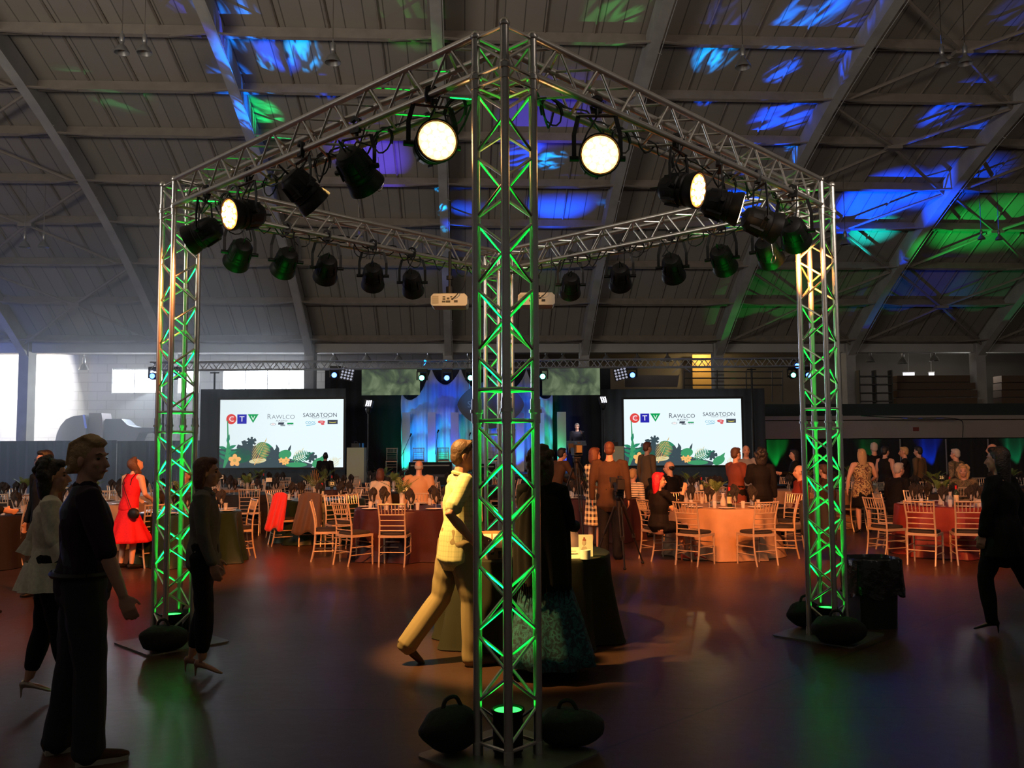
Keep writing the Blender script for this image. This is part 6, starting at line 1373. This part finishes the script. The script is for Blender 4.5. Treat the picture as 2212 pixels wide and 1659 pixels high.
def vor(name, cols, sc, rough=.75):
    m = mat(name, cols[0], rough); nt, (nd, lk, bs) = m.node_tree, nodes_of(m); tc = nd.new('ShaderNodeTexCoord'); v = nd.new('ShaderNodeTexNoise'); v.inputs['Scale'].default_value = sc; v.inputs['Distortion'].default_value = 1.6; v.inputs['Detail'].default_value = 3; lk.new(tc.outputs['Object'], v.inputs['Vector'])
    cr = nd.new('ShaderNodeValToRGB'); cr.color_ramp.interpolation = 'CONSTANT'; e = cr.color_ramp.elements; e[0].position = 0; e[0].color = (*cols[0], 1); e[1].position = .46; e[1].color = (*cols[1], 1); k = e.new(.54); k.color = (*cols[2], 1); k = e.new(.62); k.color = (*cols[0], 1); lk.new(v.outputs['Fac'], cr.inputs[0]); lk.new(cr.outputs[0], bs.inputs['Base Color']); return m
m_floral = vor('blouse_floral', ((.10, .035, .02), (.55, .42, .18), (.36, .20, .08)), 13); m_teal = vor('skirt_teal_print', ((.010, .035, .045), (.02, .10, .11), (.03, .16, .17)), 16); m_camo = vor('shirt_olive_pattern', ((.12, .10, .05), (.07, .05, .03), (.18, .13, .07)), 9)
HB = mat('hair_brown', (.10, .045, .022), .55, bump=.5, nscale=60); HBL = mat('hair_blonde', (.42, .27, .12), .55, bump=.5, nscale=60); HK = mat('hair_black', (.012, .009, .008), .5, bump=.5, nscale=60); HG = mat('hair_grey', (.40, .36, .32), .6, bump=.4, nscale=60); HRD = mat('hair_red_dyed', (.50, .012, .03), .5, bump=.4, nscale=50); HGI = mat('hair_sandy', (.095, .042, .018), .55, bump=.4, nscale=60); HAU = mat('hair_auburn', (.10, .032, .015), .55, bump=.4, nscale=60)
blk = cl('black', (.0065, .0055, .006)); navy = cl('charcoal', (.030, .031, .036), .75); brown = cl('brown_suit', (.060, .032, .018)); dkb = cl('dark_trousers', (.009, .0085, .010)); wht_ = cl('white_lace', (.66, .63, .50), .8, noise=.3, nscale=40); grj = cl('grey_denim', (.13, .125, .11), .85, noise=.2, nscale=50); kh = cl('khaki', (.34, .24, .12), .85); redd = cl('red_lace', (.62, .012, .02), .7, noise=.3, nscale=40); mar = cl('maroon_shirt', (.20, .03, .02)); grey = cl('grey_shirt', (.25, .23, .22)); tan = cl('tan_jacket', (.62, .36, .18)); olive = cl('olive_shirt', (.13, .08, .04), .8); dsh = cl('shirt_aubergine', (.022, .012, .020)); cream = cl('cream_wrap', (.75, .58, .40)); rose = cl('rust_tunic', (.17, .045, .03))
DN = ((.05, -.03, -.28), (.07, .03, -.54)); 
# ---- foreground
person(188, 5.04, -60, 1.80, 'man in dark waistcoat and rolled sleeves standing at lower left, looking right', top=dsh, bottom=(navy, 'trousers'), hair=(HBL, 'swept'), near=True, sleeve=.55, top_neck=True, shoe=cl('shoe_brown_canvas', (.07, .035, .02)), head=(-42, 0, 0),
       arms={'R': ((.11, .08, -.28), (.13, .17, -.52)), 'L': ((-.07, -.04, -.28), (-.08, .02, -.54)), 'curlR': .75, 'curlL': .4}, legs={'L': [(-.095, 0, .91), (-.12, -.03, .50), (-.17, -.10, .09)], 'R': [(.095, 0, .91), (.11, .04, .50), (.12, .04, .09)]},
       extra={'sole': cl('sole_white', (.42, .38, .30)), 'vest': cl('waistcoat_satin', (.030, .036, .045), .42), 'belt': m_blk}, bulk=1.14)
person(112, 6.18, -62, 1.66, 'woman in white ruffled blouse behind the waistcoated man at far left', top=wht_, bottom=(dkb, 'cropped'), hair=(HK, 'curly'), near=True, fem=True, sleeve=.62, heels=1, head=(-8, 0, 0), shoe=mat('shoe_silver', (.55, .45, .36), .25, metal=.6),
       arms={'L': ((-.09, -.10, -.26), (-.14, -.14, -.48)), 'R': ((.06, .03, -.26), (.06, .16, -.42))}, legs={'L': [(-.09, 0, .91), (-.09, -.02, .50), (-.09, -.10, .16)], 'R': [(.09, 0, .91), (.09, .09, .50), (.09, .16, .15)]}, extra={'peplum': 1})
person(443, 6.85, -78, 1.66, 'woman in grey jacket and black cropped trousers standing beside the left tower', top=grj, bottom=(dkb, 'cropped'), hair=(HAU, 'bob'), near=True, fem=True, sleeve=1.0, heels=1, head=(0, 0, 0), shoe=cl('shoe_nude', (.34, .19, .12), .4), top_len=.03, top_neck=True,
       arms={'R': ((.04, .02, -.28), (.05, .10, -.52)), 'L': ((-.05, -.0, -.28), (-.06, .08, -.53))}, legs={'L': [(-.09, 0, .91), (-.09, -.0, .50), (-.08, -.08, .15)], 'R': [(.09, 0, .91), (.09, .03, .50), (.09, .02, .15)]}, extra={'collar': grj})
person(985, 7.12, -72, 1.79, 'man in yellow checked shirt and khaki trousers walking right, sunglasses on his head', top=m_plaid, bottom=(kh, 'trousers'), hair=(HGI, 'short'), near=True, sleeve=.5, top_len=.10, head=(-6, 4, 0), bulk=1.08, lean=4, shoe=cl('shoe_leather', (.07, .035, .02), .35), skin=mat('skin_ruddy', (.60, .27, .17), .5),
       arms={'R': ((.10, -.16, -.24), (.10, .03, -.46)), 'L': ((-.08, .12, -.27), (-.08, .25, -.48)), 'curlR': 1.0, 'pitchL': -.75}, legs={'R': [(.09, .01, .90), (.10, .10, .50), (.10, .10, .09)], 'L': [(-.09, -.02, .90), (-.10, -.10, .50), (-.10, -.38, .19)]},
       extra={'shades': 1, 'collar': m_plaid})
person(1170, 6.75, -35, 1.71, 'woman with curly brown hair and black fringed shawl, mostly behind the front tower', top=blk, hair=(HGI, 'curly'), near=True, fem=True, sleeve=1, skirt=(m_teal, .10, .20), extra={'shawl': cl('shawl_black', (.016, .012, .010), .9)}, heels=.6, head=(10, 0, 0),
       arms={'R': ((.05, .06, -.26), (-.02, .26, -.30)), 'L': ((-.05, .06, -.26), (.02, .26, -.30))}, legs={'L': [(-.09, 0, .91), (-.09, .04, .50), (-.12, -.02, .12)], 'R': [(.09, 0, .91), (.12, .06, .50), (.17, .02, .12)]}, face=False)
person(2158, 8.1, 42, 1.70, 'dark silhouetted figure with long hair and high-heeled boots at the right edge', top=blk, bottom=(dkb, 'slim'), hair=(HK, 'long'), near=True, fem=True, heels=1, bulk=1.28, top_len=.18,
       arms={'L': ((-.06, .04, -.27), (-.04, .10, -.50)), 'R': ((.08, -.08, -.26), (.10, -.03, -.50))}, legs={'L': [(-.09, .02, .91), (-.09, .14, .52), (-.09, .10, .15)], 'R': [(.09, -.02, .91), (.09, -.16, .50), (.09, -.42, .19)]}, extra={'bag': 1} if False else None, face=False)
# ---- middle ground, left
person(-34, 9.2, -80, 1.72, 'person in black jacket over an orange front, cut by the left edge', top=blk, bottom=(dkb, 'trousers'), hair=(HK, 'short'), arms={'R': ((.06, .05, -.26), (.02, .28, -.30)), 'L': DN}, face=False, bulk=1.1)
person(100, 10.4, 150, 1.72, 'man with glasses and dark jacket, face lit orange, behind the blouse', top=blk, bottom=(dkb, 'trousers'), hair=(HK, 'short'), extra={'glasses': 1})
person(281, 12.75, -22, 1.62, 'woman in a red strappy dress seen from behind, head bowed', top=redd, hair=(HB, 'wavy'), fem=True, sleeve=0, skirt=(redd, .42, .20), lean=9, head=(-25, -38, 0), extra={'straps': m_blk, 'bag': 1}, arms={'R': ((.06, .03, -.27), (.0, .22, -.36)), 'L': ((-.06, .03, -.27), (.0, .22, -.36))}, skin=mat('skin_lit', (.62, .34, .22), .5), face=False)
person(404, 15.4, 170, 1.70, 'seated guest glimpsed through the left tower', top=blk, bottom=(dkb, 'trousers'), hair=(HB, 'short'), pose='sit')
person(700, 25.2, 0, 1.62, 'silhouetted person bending in front of the left screen', top=blk, bottom=(dkb, 'trousers'), hair=(HK, 'short'), lean=20, head=(0, -30, 0), face=False)
person(822, 17.7, -20, 1.62, 'seated woman in cream wrap with reddish bobbed hair, back to the viewer', top=cream, hair=(HAU, 'bob'), fem=True, pose='sit', skirt=(blk, .4, .1), face=False, extra=None)
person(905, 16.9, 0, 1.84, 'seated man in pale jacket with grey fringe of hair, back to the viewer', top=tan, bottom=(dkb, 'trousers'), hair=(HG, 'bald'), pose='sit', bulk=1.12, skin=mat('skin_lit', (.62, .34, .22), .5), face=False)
# ---- middle ground, centre and right
person(1197, 17.3, -55, 1.72, 'man in brown suit leaning over a table right of the front tower', top=brown, bottom=(brown, 'trousers'), hair=(HK, 'short'), lean=16, arms={'R': ((.05, .14, -.25), (.02, .36, -.38)), 'L': ((-.05, .14, -.25), (-.02, .36, -.38))}, face=False)
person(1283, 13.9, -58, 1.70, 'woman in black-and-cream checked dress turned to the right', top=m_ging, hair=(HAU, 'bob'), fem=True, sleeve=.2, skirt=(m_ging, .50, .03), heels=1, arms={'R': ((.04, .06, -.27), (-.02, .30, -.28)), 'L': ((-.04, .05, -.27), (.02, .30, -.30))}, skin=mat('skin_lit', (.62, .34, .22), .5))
person(1316, 13.5, -12, 1.79, 'broad man in brown suit seen from behind, beside the checked dress', top=brown, bottom=(dkb, 'trousers'), hair=(HAU, 'short'), bulk=1.16, top_len=.12, face=False)
person(1397, 19.5, -60, 1.80, 'man in olive shirt passing in front of the right screen', top=olive, bottom=(dkb, 'trousers'), hair=(HAU, 'short'), bulk=1.05, top_len=.08)
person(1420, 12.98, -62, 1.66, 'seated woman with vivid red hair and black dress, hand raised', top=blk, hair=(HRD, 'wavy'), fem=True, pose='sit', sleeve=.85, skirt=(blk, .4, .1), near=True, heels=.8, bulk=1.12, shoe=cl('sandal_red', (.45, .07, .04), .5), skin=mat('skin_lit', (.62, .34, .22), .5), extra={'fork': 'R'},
       arms={'R': ((.03, .22, -.20), (.02, .34, .03)), 'L': ((-.05, .10, -.26), (.02, .32, -.25))}, legs={'L': [(-.10, .02, .53), (-.08, .46, .52), (-.02, .50, .13)], 'R': [(.10, .02, .53), (.06, .48, .56), (.12, .66, .15)]}, head=(-28, 0, 0))
person(1366, 16.4, -40, 1.62, 'seated woman with short blonde hair and striped top', top=m_stripe, hair=(HBL, 'short'), fem=True, pose='sit', skirt=(blk, .4, .1), bulk=1.1, extra={'glasses': 1})
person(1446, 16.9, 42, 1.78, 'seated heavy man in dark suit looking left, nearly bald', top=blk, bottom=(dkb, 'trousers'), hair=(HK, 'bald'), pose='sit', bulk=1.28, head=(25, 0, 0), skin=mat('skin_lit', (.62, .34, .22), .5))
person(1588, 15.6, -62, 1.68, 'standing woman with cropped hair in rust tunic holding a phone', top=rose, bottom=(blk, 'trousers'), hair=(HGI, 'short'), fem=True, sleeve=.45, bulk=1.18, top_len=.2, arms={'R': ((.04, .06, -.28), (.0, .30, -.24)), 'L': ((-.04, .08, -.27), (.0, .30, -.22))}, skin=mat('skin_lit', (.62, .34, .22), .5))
person(1642, 14.9, 0, 1.66, 'person with curly black hair and black jacket, back to the viewer', top=blk, bottom=(blk, 'trousers'), hair=(HK, 'curly'), fem=True, bulk=1.15, face=False, arms={'R': DN, 'L': ((-.05, .04, -.27), (-.02, .26, -.22))})
person(1611, 18.2, 175, 1.72, 'bald man in grey shirt facing the viewer behind the rust tunic', top=grey, bottom=(dkb, 'trousers'), hair=(HG, 'bald'), bulk=1.1)
person(1716, 19.3, 82, 1.62, 'dark-haired woman in profile facing left beside the right tower', top=blk, bottom=(dkb, 'trousers'), hair=(HK, 'wavy'), fem=True, arms={'L': ((-.03, .1, -.26), (.0, .32, -.24)), 'R': ((.04, .1, -.26), (.0, .32, -.24))})
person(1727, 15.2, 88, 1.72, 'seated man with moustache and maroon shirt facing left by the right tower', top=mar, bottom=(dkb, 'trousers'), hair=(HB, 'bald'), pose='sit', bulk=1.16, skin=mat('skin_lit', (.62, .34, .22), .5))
person(1778, 17.0, 30, 1.68, 'seated guest seen through the right tower', top=brown, bottom=(dkb, 'trousers'), hair=(HB, 'short'), pose='sit')
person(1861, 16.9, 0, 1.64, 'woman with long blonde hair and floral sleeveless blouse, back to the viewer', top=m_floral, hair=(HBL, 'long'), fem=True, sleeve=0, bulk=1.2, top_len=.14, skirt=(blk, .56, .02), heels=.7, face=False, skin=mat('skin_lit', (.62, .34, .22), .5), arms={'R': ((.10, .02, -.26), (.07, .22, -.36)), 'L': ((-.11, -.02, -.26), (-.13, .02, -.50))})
person(1888, 19.8, -10, 1.76, 'grey-haired man in black, back turned, behind the floral blouse', top=blk, bottom=(dkb, 'trousers'), hair=(HG, 'short'), bulk=1.15, face=False)
person(1911, 19.2, -60, 1.68, 'person in sleeveless black top beside the grey-haired man', top=blk, bottom=(dkb, 'trousers'), hair=(HK, 'short'), fem=True, sleeve=0, bulk=1.1)
person(1928, 16.2, -70, 1.74, 'seated man with glasses and dark suit, right of the floral blouse', top=blk, bottom=(dkb, 'trousers'), hair=(HG, 'short'), pose='sit', lean=10, bulk=1.12, extra={'glasses': 1})
person(1953, 19.6, 70, 1.66, 'person with tousled grey-blonde hair and black coat facing left', top=blk, bottom=(dkb, 'trousers'), hair=(HBL, 'short'), bulk=1.1, arms={'L': ((-.03, .12, -.26), (.0, .34, -.24)), 'R': DN})
person(1984, 20.6, 40, 1.66, 'man in brown patterned shirt standing right of the black coat', top=olive, bottom=(dkb, 'trousers'), hair=(HK, 'short'), bulk=1.05)
person(2064, 18.0, 35, 1.62, 'elderly person with white hair and patterned shirt at the right table', top=m_camo, bottom=(dkb, 'trousers'), hair=(HG, 'short'), bulk=1.08)
person(2079, 16.6, 150, 1.66, 'seated guest with curly fair hair leaning at table 26', top=m_camo, bottom=(dkb, 'trousers'), hair=(HBL, 'curly'), pose='sit', lean=8)
person(2161, 18.4, 60, 1.74, 'grey-haired man in tan shirt partly behind the dark figure at right', top=cl('shirt_sand', (.22, .15, .09)), bottom=(dkb, 'trousers'), hair=(HG, 'bald'), lean=12)
person(1247, 31.3, 172, 1.76, 'grey-haired speaker in dark suit on stage holding a microphone', top=cl('suit_midnight', (.02, .02, .03)), bottom=(dkb, 'trousers'), hair=(HG, 'short'), foot_z=SZ, extra={'glasses': 1}, arms={'R': DN, 'L': ((-.07, .05, -.26), (.0, .24, -.05))})

if _tmp is not None: bpy.data.scenes.remove(_tmp)
# thin haze drifting in the window light on the left
hz = bpy.data.materials.new('haze'); hz.use_nodes = True; nt = hz.node_tree; nt.nodes.clear()
o_ = nt.nodes.new('ShaderNodeOutputMaterial'); v_ = nt.nodes.new('ShaderNodeVolumeScatter'); v_.inputs['Density'].default_value = 0.016; v_.inputs['Anisotropy'].default_value = 0.45; v_.inputs['Color'].default_value = (.85, .92, 1, 1)
nt.links.new(v_.outputs[0], o_.inputs['Volume'])
b = MB(); pl_ = [(20, .05), (37.9, .05)] + [(37.9 - 17.9 * k / 14, min(6.2 if k == 0 else 99, roofz(37.9 - 17.9 * k / 14) - .25)) for k in range(15)]
b.prism([(y, z) for y, z in pl_], Hh(-20.3, 0, 0), HR @ Vector((0, 1, 0)), (0, 0, 1), 14.4)
hzo = b.obj('haze', hz, smooth=False); tag(hzo, 'thin bluish haze hanging in the window light at left', 'haze'); hzo['kind'] = 'stuff'
